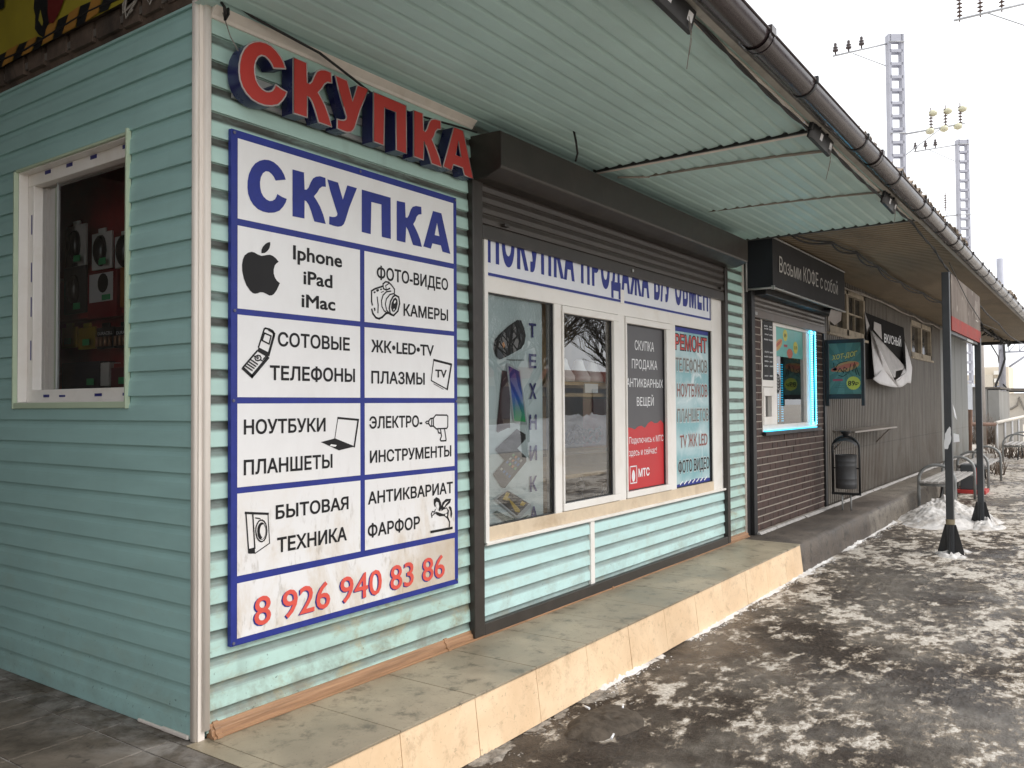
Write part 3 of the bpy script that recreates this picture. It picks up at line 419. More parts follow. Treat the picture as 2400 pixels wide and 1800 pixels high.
# roller shutter
def slat_curtain(x0, x1, z0, z1, y, pitch=.0565):
    m = MB(); pr = []; z = z0
    while z < z1-1e-6:
        for fz, fo in ((0, .0), (.08, .006), (.5, .011), (.88, .006), (.94, .0)): pr.append((y-fo, min(z1, z+fz*pitch)))
        z += pitch
    pr.append((y, z1))
    for (ya, za), (yb, zb) in zip(pr, pr[1:]): m.face([(x0, ya, za), (x1, ya, za), (x1, yb, zb), (x0, yb, zb)], 0, True)
    return m
rs = slat_curtain(1.645, 5.09, 2.155, 2.50, -.022).build('roller_shutter', M_brn2, shop)
MB().prismx([(0, 2.60), (-.205, 2.595), (-.212, 2.585), (-.212, 2.415), (-.205, 2.402), (-.11, 2.368), (-.03, 2.368), (-.03, 2.40), (0, 2.40)], 1.585, 5.17).build('housing', M_brn, rs, .004)
for a, b in ((1.563, 1.648), (5.075, 5.135)):
    t = MB().box(a, b, -.045, -.005, .012, 2.368); t.build('guide_rail', M_brn, rs, .004)
t = MB().box(1.66, 5.075, -.036, -.012, 2.078, 2.152); t.build('bottom_bar', M_brn, rs, .004)
for x in (1.83, 4.95): MB().box(x, x+.045, -.058, -.03, 2.165, 2.182).build('stop_block', M_brn, rs, .003)
t = MB().tube([(3.36, -.036, 2.12), (3.36, -.044, 2.12)], .011, 10); t.build('lock', M_galv, rs)
t = MB().box(1.65, 5.075, -.042, -.012, .006, .070); t.build('floor_rail', M_brn, rs, .004)
# side window
sw = MB()
for q in ((a, b, c, c+.055), (a, b, d-.075, d), (a, a+.03, c, d), (b-.085, b, c, d)): pass
SY0, SY1, SZ0, SZ1 = .456, 1.384, 1.2206, 2.2856
sw.box(.035, .10, SY0, SY1, SZ0, SZ0+.062); sw.box(.035, .10, SY0, SY1, SZ1-.062, SZ1); sw.box(.035, .10, SY0, SY0+.05, SZ0+.062, SZ1-.062); sw.box(.035, .10, SY1-.058, SY1, SZ0+.062, SZ1-.062)
for q in ((SY1-.008, SY1, SZ0, SZ1), (SY0, SY0+.006, SZ0, SZ1)): sw.box(-.006, .035, q[0], q[1], q[2], q[3])
sw.box(-.006, .035, SY0+.006, SY1-.008, SZ0, SZ0+.008); sw.box(-.006, .035, SY0+.006, SY1-.008, SZ1-.008, SZ1)
sw = sw.build('side_window', M_pvc, shop, .003)
t = MB()
for q in ((SY0-.008, SY0+.004, SZ0-.024, SZ1+.02), (SY1-.003, SY1+.008, SZ0-.024, SZ1)): t.box(-.026, -.006, q[0], q[1], q[2], q[3])
t.box(-.024, -.006, SY0, SY1, SZ0-.022, SZ0+.003); t.box(-.020, -.006, SY0, SY1, SZ1-.003, SZ1+.008)
t.build('edge_trim', M_film, sw, .002)
t = MB().box(.10, .16, SY1-.02, SY1+.02, SZ0, SZ1); t.box(.10, .13, SY1-.058, SY1-.02, SZ0+.02, SZ1-.02); t.box(.09, .13, SY1-.09, SY1-.058, SZ0+.062, SZ1-.062); t.box(.13, .145, SY1-.075, SY1-.058, SZ0+.062, SZ1-.062)
t.build('jamb', M('tan_jamb', (.42, .35, .29), .55, var=.1), sw, .003)
MB().face([(.075, SY0+.05, SZ0+.06), (.075, SY1-.05, SZ0+.06), (.075, SY1-.05, SZ1-.06), (.075, SY0+.05, SZ1-.06)]).build('pane', glass('side_glass', (.9, .92, .91)), sw)
MB().box(.068, .074, 1.178, 1.184, SZ0+.06, SZ1-.06).build('pane_edge', M('glass_edge', (.35, .36, .35), .3), sw)
t = MB()
for yy, z, w2, h in ((1.17, 2.258, .05, .016), (.98, 2.258, .05, .016), (.78, 2.258, .05, .016), (.55, 2.258, .03, .016), (1.17, 1.248, .05, .012), (1.03, 1.248, .05, .009), (.73, 1.248, .055, .012), (.52, 1.248, .05, .012)): MB().box(.0325, .0345, yy, yy+w2, z, z+h).build('film_mark', M_navy, sw)
for z in (2.0, 1.78, 1.62, 1.42): MB().box(.0325, .0345, 1.338, 1.344, z, z+.09).build('film_mark', M_navy, sw)
t = MB().box(.345, .36, .2, 3, .4, 2.6, 1); t.box(.06, .64, .2, .22, .4, 2.6); t.box(.06, .64, 2.98, 3, .4, 2.6); t.box(.06, .64, .2, 3, 2.58, 2.6); t.box(.06, .64, .2, 3, .38, .4)
for z in (1.93, 1.70, 1.42, 1.29): t.box(.26, .345, .3, 2.9, 1.2+(z-1.2)*.92-.03, 1.2+(z-1.2)*.92, 1)
t.build('display_wall', [M_dark, M_redi], shop)

# ======================= canopy, gutter, roof =======================
can = thing('canopy', 'long eaves canopy with teal then beige underside running over the shopfronts', 'canopy')
f = MB(); P2 = .0925
CE = 5.56
siding(f, -.03, CE, 0, 1.455, lambda u, o, z: (u, -z, 2.692-o), P2, .017); f.box(-.03, CE, -1.455, 0, 2.693, 2.70); f.build('teal_soffit', M_tso, can)
t = MB().box(2.785, 2.815, -1.44, -.07, 2.660, 2.684); t.build('joint_batten', M_trim, can, .004); MB().box(2.770, 2.7845, -1.44, -.07, 2.664, 2.684).build('batten_shadow_strip', M_blk, can)  # solid black strip stands in for the shadow along the batten
t = MB().box(CE, CE+.025, -1.47, 0, 2.668, 2.72); t.build('end_trim', M('dark_edge', (.05, .05, .048), .6), can, .003)
t = MB().box(-.03, CE, -1.435, -1.415, 2.668, 2.684); t.build('edge_bead', M_trim, can, .003)
t = MB().box(-.03, CE, -1.492, -1.457, 2.662, 2.71); t.box(CE, 22.6, -1.492, -1.457, 2.675, 2.72); t.build('fascia', M('fascia_metal', (.42, .40, .36), .5, var=.1, grime=.4), can, .003)
f = MB(); x = CE+.025; pr = []
while x < 22.55:
    for fx, o in ((0, 0), (.012, -.013), (.05, -.013), (.062, 0)): pr.append((x+fx, 2.722+o))
    x += .10
for (xa, za), (xb, zb) in zip(pr, pr[1:]): f.face([(xa, -1.457, za), (xb, -1.457, zb), (xb, .05, zb+.01), (xa, .05, za+.01)])
f.build('beige_soffit', M('beige_soffit', (.24, .19, .13), .5, var=.18, vs=1.5, grime=.35, gcol=(.08, .06, .045), stretch=(.5, 1.5, 1)), can)
t = MB().box(22.54, 22.62, -1.6, .1, 2.64, 2.73); t.build('end_beam', M_blk, can)
f = MB(); xx = -.05
while xx < 22.5:
    L = min(1.1, 22.5-xx); e = -1.53-rnd(.0, .075) if xx > 2.2 else -1.47; zt = 2.775+rnd(-.004, .02); rows = []
    for k in range(0, 45):
        px = xx+L*1.04*k/44; h = .026*math.sin(2*math.pi*px/.13); jag = rnd(-.012, .012)
        rows.append((px, h, jag))
    for (xa, ha, ja), (xb, hb, jb) in zip(rows, rows[1:]):
        f.face([(xa, e+ja, zt+ha), (xb, e+jb, zt+hb), (xb, 2.5, zt+1.0+hb), (xa, 2.5, zt+1.0+ha)], 0, True); f.face([(xa, e+ja, zt+ha), (xb, e+jb, zt+hb), (xb, e+jb, zt+hb+.008), (xa, e+ja, zt+ha+.008)])
    xx += 1.1
f.build('roof_sheet', M('old_roof_sheet', (.27, .215, .165), .9, var=.35, vs=5, grime=.5, gcol=(.05, .045, .035)), can)
MB().box(-.03, 22.5, -1.46, 2.5, 2.73, 2.76).build('roof_deck', M_conc, can)
gt = MB(); GY, GZ, GR = -1.562, 2.688, .060
def half(x, r):
    return [(x, GY+r*math.cos(R(180+k*180/12)), GZ+r*math.sin(R(180+k*180/12))) for k in range(13)]
gt.loft([half(-.06, GR), half(22.6, GR)], False, False, 0, True); gt.loft([half(-.06, GR-.004), half(22.6, GR-.004)], False, False, 0, True)
gt.tube([(-.06, GY-GR, GZ+.003), (22.6, GY-GR, GZ+.003)], .006, 8); gt.tube([(-.06, GY+GR, GZ+.003), (22.6, GY+GR, GZ+.003)], .005, 6)
gut = gt.build('rain_gutter', M_gut); tag(gut, 'dark brown half round gutter running the whole length of the eaves', 'gutter')
xs = [.55, 1.46, 2.11, 3.13, 3.5, 4.07, 4.97, 5.31, 5.97, 6.7, 7.06, 7.7, 8.5, 9.1, 9.9, 10.6, 11.4, 12.1, 13, 13.8, 14.7, 15.5, 16.4, 17.3, 18.2, 19.1, 20, 21, 22]
for i, x in enumerate(xs):
    t = MB(); wd = .055 if i in (0, 1, 4, 9) else .02; r = GR+.005
    t.loft([half(x, r), half(x+wd, r)], False, False, 0, True); t.loft([half(x, r-.004), half(x+wd, r-.004)], False, False, 0, True); t.box(x, x+wd, GY-GR-.013, GY-GR+.006, GZ-.012, GZ+.02)
    if wd > .03: t.loft([half(x-.004, r+.003), half(x+.008, r+.003)], False, False, 0, True); t.loft([half(x+wd-.008, r+.003), half(x+wd+.004, r+.003)], False, False, 0, True)
    t.build('gutter_joint' if wd > .03 else 'gutter_bracket', M_gut if wd > .03 else M_blk, gut)

# ======================= tiled step and concrete ledge =======================
def tile_mat(name, ca, cb, grime, gc):
    t = NT(name); n = t.noise(2.5, 7, .65, .6); v = t.noise(9, 10, .74, .3)
    c = t.mix(t.ramp(n, .3, .7), ca, cb); c = t.mix(t.math('MULTIPLY', t.ramp(v, .50, .68), grime), c, gc)
    sp = t.noise(90, 3, .6); c = t.mix(t.math('MULTIPLY', t.ramp(sp, .64, .72), grime*.8), c, (.06, .05, .04))
    vein = t.math('ABSOLUTE', t.math('SUBTRACT', t.noise(2.2, 5, .55, 1.5), .5)); c = t.mix(t.math('MULTIPLY', t.ramp(vein, .007, .0), .16), c, (.22, .14, .08))
    sc = t.noise(34, 7, .72, .2, t.scale((1.0, 2.6, 1.0))); c = t.mix(t.math('MULTIPLY', t.ramp(sc, .60, .68), grime*.8), c, (.07, .055, .04))
    sm = t.noise(1.1, 5, .6, .4); c = t.mix(t.math('MULTIPLY', t.ramp(sm, .45, .7), grime*.45), c, gc)
    t.set(col=c, rough=t.lin(n, .3, .7, .32, .5)); return t.m
M_tread = tile_mat('dirty_tread_tile', (.27, .222, .155), (.375, .315, .225), .9, (.10, .085, .06)); M_riser = tile_mat('cream_riser_tile', (.70, .495, .305), (.80, .60, .395), .5, (.40, .27, .155))
M_bed = M('dark_joint', (.05, .04, .032), .8)
st = thing('tiled_step', 'cream tiled step along the foot of the teal shopfront', 'step')
tr = MB(); ri = MB(); x = .9324-.4535*2
edges = [-.057, x]+[.9324+.4535*i for i in range(-1, 10)]+[5.449]
for a, b in zip(edges, edges[1:]):
    tr.box(a+.0015, b-.0015, -.5365, -.002, -.01, rnd(-.0008, .0008)); dz = rnd(-.002, .002)
    ri.prism([(a+.0015, -.532, -.011), (b-.0015, -.532, -.011), (b-.0015, -.560+dz, -.246), (a+.0015, -.560+dz, -.246)], (0, .012, 0))
tr.build('tread', M_tread, st, .0015); ri.build('riser', M_riser, st, .0015)
MB().box(5.443, 5.452, -.53, -.05, -.25, -.001).build('end_face', M_riser, st)
MB().box(-.05, 5.444, -.525, 0, -.26, -.0105).build('step_core', M_bed, st)
def ledge_mat():
    t = NT('ledge_concrete'); x, y, z = t.xyz(); n = t.noise(2.2, 9, .68, .3); n2 = t.noise(12, 7, .65); n3 = t.noise(70, 4, .6)
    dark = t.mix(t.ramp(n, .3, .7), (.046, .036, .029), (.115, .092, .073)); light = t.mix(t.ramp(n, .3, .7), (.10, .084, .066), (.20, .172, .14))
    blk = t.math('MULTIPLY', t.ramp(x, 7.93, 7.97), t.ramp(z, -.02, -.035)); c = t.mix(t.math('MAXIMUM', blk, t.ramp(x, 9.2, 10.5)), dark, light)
    c = t.mix(t.math('MULTIPLY', t.ramp(n2, .52, .66), .75), c, (.03, .025, .021)); c = t.mix(t.math('MULTIPLY', t.ramp(n3, .60, .72), .4), c, (.22, .20, .17))
    t.set(col=c, rough=t.lin(n, .3, .7, .45, .8)); t.bump(t.math('ADD', n2, t.math('MULTIPLY', n3, .5)), .6, .02); return t.m
M_ledge = ledge_mat()
t = MB(); n = 190
top = []; 
for i in range(n+1):
    x = 5.452+15.2*i/n; e = -.535+.012*noise.noise((x*2.2, 0, 3))+(.03*max(0, noise.noise((x*.9, 5, 0)))); top.append((x, e, .0+.006*noise.noise((x*3, 1, 0))))
rows = [[(x, .05, z) for x, e, z in top], [(x, -.25, z-.004) for x, e, z in top], [(x, e+.03, z-.006) for x, e, z in top], [(x, e, z-.03) for x, e, z in top], [(x, e-.012+.012*noise.noise((x*5, 2, 0)), -.13) for x, e, z in top], [(x, e-.02+.015*noise.noise((x*4, 9, 0)), -.26) for x, e, z in top]]
t.loft(rows, False, False, 0, True); lg = t.build('concrete_ledge', M_ledge)
tag(lg, 'worn dark concrete ledge running from the cream tiled step to the benches', 'ledge')
t = MB(); x = 5.75
while x < 20: l = rnd(.2, .5); t.prismx([(-.095-rnd(0, .02), .001), (-.08, .02), (-.06, .02), (-.05, .001)], x, x+l); x += l*rnd(.96, 1.05)
t.build('snow_line', M('grey_snow', (.34, .32, .30), .8, var=.3, vs=20), lg)
# crumbs of ice along the foot of the step
M_snow = M('dirty_snow', (.70, .68, .66), .65, var=.12, vs=5, grime=.55, gcol=(.26, .22, .18), bump=.8, bs=26)
M_heap = M('old_snow', (.60, .575, .55), .8, var=.22, vs=9, grime=.85, gcol=(.30, .26, .215), bump=1., bs=34, spec=.2)
M_snow2 = M('grey_slush', (.26, .232, .20), .75, var=.5, vs=30, grime=.9, gcol=(.04, .034, .028), bump=1., bs=70, spec=.2)
def crumb(mb, x, y, r, zb=-.25):
    n = 6; rings = []
    for h, k in ((-.3, .9), (.25, 1), (.7, .6), (.95, .2)):
        rings.append([(x+r*k*rnd(.7, 1.2)*math.cos(2*math.pi*i/n), y+r*k*rnd(.7, 1.2)*math.sin(2*math.pi*i/n), zb+r*.62*h) for i in range(n)])
    mb.loft(rings, True, True, 0, True)
def berm(name, mat, xa, xb, y0, wfun, hfun, step=.008, ny=13):
    m = MB(); rows = []; n = int((xb-xa)/step)
    for i in range(n+1):
        x = xa+(xb-xa)*i/n; w_ = max(.004, wfun(x)); row = []
        for j in range(ny):
            u = j/(ny-1); yy = y0-w_*u*(1+.35*noise.noise((x*9, u*3, 1))); hgt = hfun(x)*(1-u)**.8*(.55+.9*max(0, noise.noise((x*14, yy*14, 0))+.35)+.8*noise.noise((x*38, yy*38, 2))+.5*noise.noise((x*90, yy*90, 5)))
            row.append((x, yy, -.252+max(0, hgt) if j < ny-1 else -.256))
        rows.append(row)
    m.loft(rows, False, False, 0, True)
    for i in range(int((xb-xa)*110)):
        x = rnd(xa, xb); w_ = max(.004, wfun(x)); r = rnd(.002, .007)
        if hfun(x) > .003: crumb(m, x, y0-w_*rnd(.2, 1.9), r)
    return m.build(name, mat)
nz = lambda x, f, s: noise.noise((x*f, s, 0))
tag(berm('snow_crumbs', M_snow, 1.75, 9.2, -.548, lambda x: .035+.05*max(0, nz(x, 2.1, 0)+.3)+.03*nz(x, 7, 4), lambda x: .028*max(0, nz(x, 1.6, 0)+.30)), kind='stuff')
tag(berm('slush_crumbs', M_snow2, .3, 2.3, -.558, lambda x: .05+.09*max(0, nz(x, 2.9, 6)+.3), lambda x: .014*max(0, nz(x, 4.6, 8)+.35)), kind='stuff')
# trodden mud lump by the step
def heap(name, mat, cx, cy, rx, ry, h, zb=-.25, nr=26, na=64, rough=.35, seed=0, sharp=1.4, cut=0.):
    m = MB(); rings = []
    for i in range(nr):
        q = 1-i/(nr-1); ring = []
        for k in range(na):
            a = 2*math.pi*k/na; rr = q*(1+.22*noise.noise((math.cos(a)*1.7+seed, math.sin(a)*1.7, seed)))
            x = cx+rx*rr*math.cos(a); y = cy+ry*rr*math.sin(a)
            z = h*(1-q**sharp)**1.25; z += h*rough*(1-q)*(.7*noise.noise((x*2.2, y*2.2, seed))+.5*noise.noise((x*6, y*6, seed))+.35*noise.noise((x*15, y*15, seed))+.2*noise.noise((x*34, y*34, seed)))+.012*noise.noise((x*22, y*22, seed))*(1-q*.6)
            ring.append((x, y, zb-.012-cut+max(0, z)+.012*(1-q)))
        rings.append(ring)
    m.loft(rings, True, True, 0, True); return m.build(name, mat)
tag(heap('mud_lump', M_mud, 1.55, -.80, .27, .16, .035, nr=30, na=110, rough=.8, seed=3, sharp=5), 'low lump of trodden brown mud on the ice below the cream tiled step', 'mud lump')
tag(heap('snow_heap', M_heap, 9.85, -1.02, 1.12, .58, .29, nr=60, na=170, rough=.5, seed=11, sharp=1.1), 'heap of dirty old snow behind the two dark canopy posts', 'snow heap')
for cx, cy, rx, ry, h_, lb in ((7.2, -1.47, .42, .22, .05, 'thin patch of snow round the foot of the nearer canopy post'), (9.5, -1.52, .55, .26, .09, 'ragged patch of snow round the foot of the farther canopy post')):
    tag(heap('snow_patch', M_heap, cx, cy, rx, ry, h_, nr=40, na=120, rough=2.2, seed=cx, cut=.012), lb, 'snow patch')
for i, (x, y, a, lb) in enumerate(((1.38, -.93, .3, 'white cigarette butt lying on the slush nearest the camera'), (1.62, -.66, 1.2, 'white cigarette butt lying between the mud lump and the step'), (1.72, -.80, .5, 'white cigarette butt lying at the right end of the mud lump'))):
    d = Vector((math.cos(a), math.sin(a), 0))*.025; c0 = Vector((x, y, -.225))
    tag(MB().tube([c0-d, c0+d], .005, 8).build('cigarette_butt', M_wht), lb, 'cigarette butt', 'cigarette butts by the step')
# ======================= big wall sign =======================
YS = -.036; FS = lambda a, b: (a, YS-.0012, b); FS2 = lambda a, b: (a, YS-.0024, b)
def sign_white():
    t = NT('sign_board_white'); x, y, z = t.xyz()
    n = t.noise(3, 8, .7, .3, t.scale((1, 1, .5))); n2 = t.noise(26, 5, .65, 0, t.scale((1, 1, .35)))
    low = t.ramp(z, 1.15, .38)
    c = t.mix(t.ramp(n, .3, .7), (.74, .72, .71), (.80, .79, .785))
    c = t.mix(t.math('MULTIPLY', t.math('MULTIPLY', t.ramp(n, .42, .66), low), .75), c, (.50, .38, .24))
    c = t.mix(t.math('MULTIPLY', t.math('MULTIPLY', t.ramp(n2, .55, .7), low), .45), c, (.24, .19, .13))
    br = t.math('MULTIPLY', t.ramp(t.math('ADD', t.math('MULTIPLY', x, 1.), t.math('MULTIPLY', t.noise(5, 5, .6), .25)), 1.17, 1.36), t.ramp(z, .60, .52))
    c = t.mix(t.math('MULTIPLY', br, .6), c, (.45, .34, .22))
    t.set(col=c, rough=.38); return t.m
M_sign = sign_white()
b = MB().box(.106, 1.44, YS, -.016, .313, 2.243)
sg = b.build('price_board', [M_blue], None, .002); tag(sg, 'tall white board with blue grid listing bought goods and red phone number beside the shutter', 'sign')
cells = [(.133, 1.413, 1.908, 2.212)]
for z0, z1 in ((1.569, 1.882), (1.236, 1.546), (.899, 1.212), (.570, .876)): cells += [(.133, .767, z0, z1), (.794, 1.413, z0, z1)]
cells.append((.133, 1.411, .339, .543))
t = MB()
for x0, x1, z0, z1 in cells: poly(t, [(x0, z0), (x1, z0), (x1, z1), (x0, z1)], FS)
t.build('white_field', M_sign, sg)
M_ph = M('phone_red', (.66, .085, .06), .4, var=.06)
LN = [('Iphone', (.396, .661, 1.79, 1.851), M_ink, .024), ('iPad', (.449, .606, 1.696, 1.755), M_ink, .024), ('iMac', (.439, .622, 1.602, 1.659), M_ink, .024),
      ('СОТОВЫЕ', (.32, .705, 1.437, 1.494), M_ink, .024), ('ТЕЛЕФОНЫ', (.282, .735, 1.303, 1.361), M_ink, .026), ('ФОТО-ВИДЕО', (.87, 1.368, 1.768, 1.827), M_ink, .024), ('КАМЕРЫ', (1.044, 1.367, 1.617, 1.674), M_ink, .024),
      ('ЖК•LED•TV', (.833, 1.259, 1.438, 1.494), M_ink, .024), ('ПЛАЗМЫ', (.834, 1.191, 1.299, 1.356), M_ink, .024), ('TV', (1.269, 1.355, 1.336, 1.377), M_ink, .03), ('ЭЛЕКТРО-', (.821, 1.172, 1.099, 1.154), M_ink, .024),
      ('ИНСТРУМЕНТЫ', (.824, 1.387, .948, 1.003), M_ink, .024), ('АНТИКВАРИАТ', (.811, 1.398, .767, .823), M_ink, .024), ('ФАРФОР', (.81, 1.153, .623, .681), M_ink, .024), ('НОУТБУКИ', (.161, .567, 1.095, 1.152), M_ink, .024),
      ('ПЛАНШЕТЫ', (.161, .605, .942, 1.0), M_ink, .024), ('БЫТОВАЯ', (.31, .696, .76, .815), M_ink, .026), ('ТЕХНИКА', (.317, .686, .629, .688), M_ink, .026)]
def area2(l): return sum(p[0]*q[1]-q[0]*p[1] for p, q in zip(l, l[1:]+l[:1]))
for k_ in RAISED:
    if (area2(RAISED[k_]) > 0) == (k_ == 'Аh'): RAISED[k_] = RAISED[k_][::-1]
t = MB()
for k, xa, xb in (('С', .176, .364), ('К', .393, .57), ('У', .578, .749), ('П', .777, .961), ('К2', 1.0, 1.174), ('А', 1.184, 1.387)):
    L = RAISED[k]; u0, u1 = min(p[0] for p in L), max(p[0] for p in L); w0, w1 = (2.352, 2.575); m_ = lambda p: (xa+(p[0]-u0)/(u1-u0)*(xb-xa), 1.961+(p[1]-w0)/(w1-w0)*.191)
    for q in slabs([[m_(p) for p in l] for l in ([L]+([RAISED['Аh']] if k == 'А' else []))]): poly(t, q, FS2)
t.build('lettering', M_blue, sg)
for s, bx, m, of in LN: text(s, bx, FS2, m, sg, of)
x0, x1, z0, z1 = .209, 1.332, .367, .482
text('8 926 940 83 86', (x0-.006, x1-.006, z0-.003, z1-.003), FS2, M_blue, sg, .010, name='digit_shadow', split=True); text('8 926 940 83 86', (x0, x1, z0, z1), lambda a, b: (a, YS-.0036, b), M_ph, sg, .010, name='digit', split=True)
for k, items in ICONS.items():
    t = MB()
    for it in items:
        if it[0] == 'f': poly(t, it[1], FS2, 0)
        elif it[0] == 'w': poly(t, it[1], lambda a, b: (a, YS-.0036, b), 1)
        else: stroke(t, it[2], it[1], lambda a, b, i=items.index(it): (a, YS-.0022-.00008*i, b), 0)
    o = t.build('picture', [M_ink, M_sign], sg)
for x, z in ((.118, .325), (.116, 1.223), (1.428, .335), (1.428, 1.22), (.118, 2.23), (1.428, 2.23), (.12, 1.56), (.77, 2.228)): MB().tube([(x, YS-.001, z), (x, YS-.004, z)], .006, 8).build('screw', M('screw_dull', (.10, .10, .16), .5), sg)
# ======================= 3D letters =======================
ls = thing('channel_letter_sign', 'raised red channel letters spelling a word above the white board', 'sign')
M_red3 = M('letter_red', (.40, .030, .022), .45, var=.06); M_nav3 = M('letter_side_navy', (.013, .014, .075), .28, var=.08); M_rim = M('letter_rim', (.36, .32, .31), .4, var=.05)
for k in ('С', 'К', 'У', 'П', 'К2', 'А'):
    loops = [RAISED[k]]+([RAISED['Аh']] if k == 'А' else []); loops = [l if (area2(l) > 0) == (i == 0) else l[::-1] for i, l in enumerate(loops)]
    bd, fc, tm = MB(), MB(), MB(); q4 = slabs(loops)
    for l in loops: bd.loft([[(a, -.03, b) for a, b in l], [(a, -.0985, b) for a, b in l]], True, False, 0, len(l) > 30); tm.tube([(a, -.0985, b) for a, b in l+l[:2]], .0036, 6)
    for q in q4: fc.face([(a, -.0995, b) for a, b in q]); bd.face([(a, -.030, b) for a, b in q])
    lo = bd.build('letter', M_nav3, ls); fc.build('letter_face', M_red3, lo); tm.build('letter_trim', M_rim, lo)
t = MB().box(.12, 1.46, -.028, -.014, 2.44, 2.47).box(.12, 1.46, -.028, -.014, 2.365, 2.385); t.build('mounting_rail', M_galv, ls)
# ======================= window posters =======================
FP = lambda a, b: (a, -.0075, b)
tp = thing('shop_fascia_poster', 'white strip poster with navy lettering half hidden under the raised roller shutter', 'poster')
MB().box(1.728, 4.826, -.0085, -.0045, 1.888, 2.16).build('sheet', M('poster_white', (.72, .73, .77), .35, var=.03), tp)
t = MB().box(1.728, 4.826, -.0100, -.0088, 1.892, 1.908).box(4.806, 4.82, -.0100, -.0088, 1.908, 2.15); t.build('border', M_blue, tp)
text('ПОКУПКА ПРОДАЖА Б/У ОБМЕН', (1.73, 4.775, 1.962, 2.235), lambda a, b: (a, -.0100, b), M_blue, tp, .05, track=1.22)
MB().box(3.235, 3.285, -.012, -.0088, 1.884, 1.98).build('joint_clip', M_pvc, tp, .002)
# translucent film with devices
fm = thing('device_poster', 'pale translucent poster with gadgets in the left pane of the shop window', 'poster')
YP = .034
def tfilm():
    t = NT('film_pale'); n = t.noise(1.6, 5, .6, .4); c = t.mix(t.ramp(n, .35, .65), (.50, .58, .59), (.62, .69, .70)); t.set(col=c, rough=.5); return t.m
MB().face([(1.728, YP+.004, .553), (2.33, YP+.004, .553), (2.33, YP+.004, 1.80), (1.728, YP+.004, 1.80)]).build('sheet', tfilm(), fm)
def screen_mat():
    t = NT('phone_wallpaper'); x, y, z = t.xyz(); q = t.math('ADD', z, t.math('MULTIPLY', t.noise(9, 3, .6), .12)); cr = t.n.new('ShaderNodeValToRGB'); t.L(t.lin(q, 1.02, 1.44), cr.inputs[0])
    e = cr.color_ramp.elements; e[0].position = 0; e[0].color = (.25, .5, .03, 1); e[1].position = 1; e[1].color = (.07, .04, .22, 1)
    for p, c in ((.3, (.03, .42, .10, 1)), (.5, (.02, .25, .25, 1)), (.68, (.02, .1, .45, 1))): k = e.new(p); k.color = c
    t.set(col=cr.outputs[0], rough=.3); return t.m
PM = {'blk': flat('poster_black', (.012, .013, .015)), 'org': flat('poster_orange', (.6, .25, .08)), 'gry': flat('poster_grey', (.18, .2, .2)), 'dgr': flat('poster_dark', (.06, .03, .035)), 'sil': flat('poster_silver', (.42, .44, .46)), 'scr': screen_mat(), 'gls': flat('poster_screen', (.06, .07, .08)),
      'icb': flat('icon_blue', (.06, .17, .4)), 'icg': flat('icon_green', (.15, .4, .15)), 'icw': flat('icon_white', (.5, .5, .48)), 'grn': flat('poster_green', (.03, .08, .06)), 'yel': flat('poster_yellow', (.55, .38, .05)), 'ye2': flat('poster_lime', (.4, .36, .06)), 'red': flat('poster_maroon', (.25, .02, .02))}
for i, (k, pts) in enumerate(FILM): poly(MB(), pts, lambda a, b, i=i: (a, YP-.0003*(i+1), b)).build('picture', PM[k], fm)
for s, z0, z1 in (('Т', 1.592, 1.675), ('Е', 1.413, 1.496), ('Х', 1.234, 1.326), ('Н', 1.055, 1.144), ('И', .877, .964), ('К', .698, .788), ('А', .535, .612)): text(s, (2.184, 2.26, z0, z1), lambda a, b: (a, YP-.002, b), M_navy, fm, .03)
# dark grey poster
ap = thing('antiques_poster', 'grey poster with red lower third on the third pane of the shop window', 'poster')
MB().face([(3.322, .0185, .602), (3.952, .0185, .602), (3.952, .0185, 1.755), (3.322, .0185, 1.755)]).build('sheet', M('poster_charcoal', (.088, .085, .09), .4, var=.04), ap)
t = MB(); pts = [(3.322, .602), (3.952, .602)]
for k in range(13): pts.append((3.952-.63*k/12, 1.052+.012*math.sin(k*1.9)+(.02 if 0 < k < 6 else 0)-.002*k))
poly(t, pts, lambda a, b: (a, .0178, b)); t.build('red_band', M('poster_red', (.50, .025, .03), .4, var=.05), ap)
FA = lambda a, b: (3.362+(a-3.326)*.965, .0170, b)
for s, bx, of in (('СКУПКА', (3.46, 3.78, 1.583, 1.652), .006), ('ПРОДАЖА', (3.411, 3.833, 1.451, 1.518), .006), ('АНТИКВАРНЫХ', (3.326, 3.93, 1.32, 1.381), .006), ('ВЕЩЕЙ', (3.484, 3.765, 1.188, 1.25), .006), ('Подключись к МТС', (3.357, 3.925, .925, .971), 0), ('здесь и сейчас!', (3.355, 3.809, .839, .887), 0), ('МТС', (3.499, 3.681, .685, .744), .03)): text(s, bx, FA, M_wht, ap, of)
t = MB(); a0, a1, b0, b1 = 3.367, 3.471, .650, .766
stroke(t, [(a0, b0), (a1, b0), (a1, b1), (a0, b1), (a0, b0)], .008, FA); poly(t, [(3.419+.026*math.cos(k*math.pi/10)*(1-.25*max(0, math.sin(k*math.pi/10))), .70+.042*math.sin(k*math.pi/10)) for k in range(20)], FA); t.build('emblem', M_wht, ap)
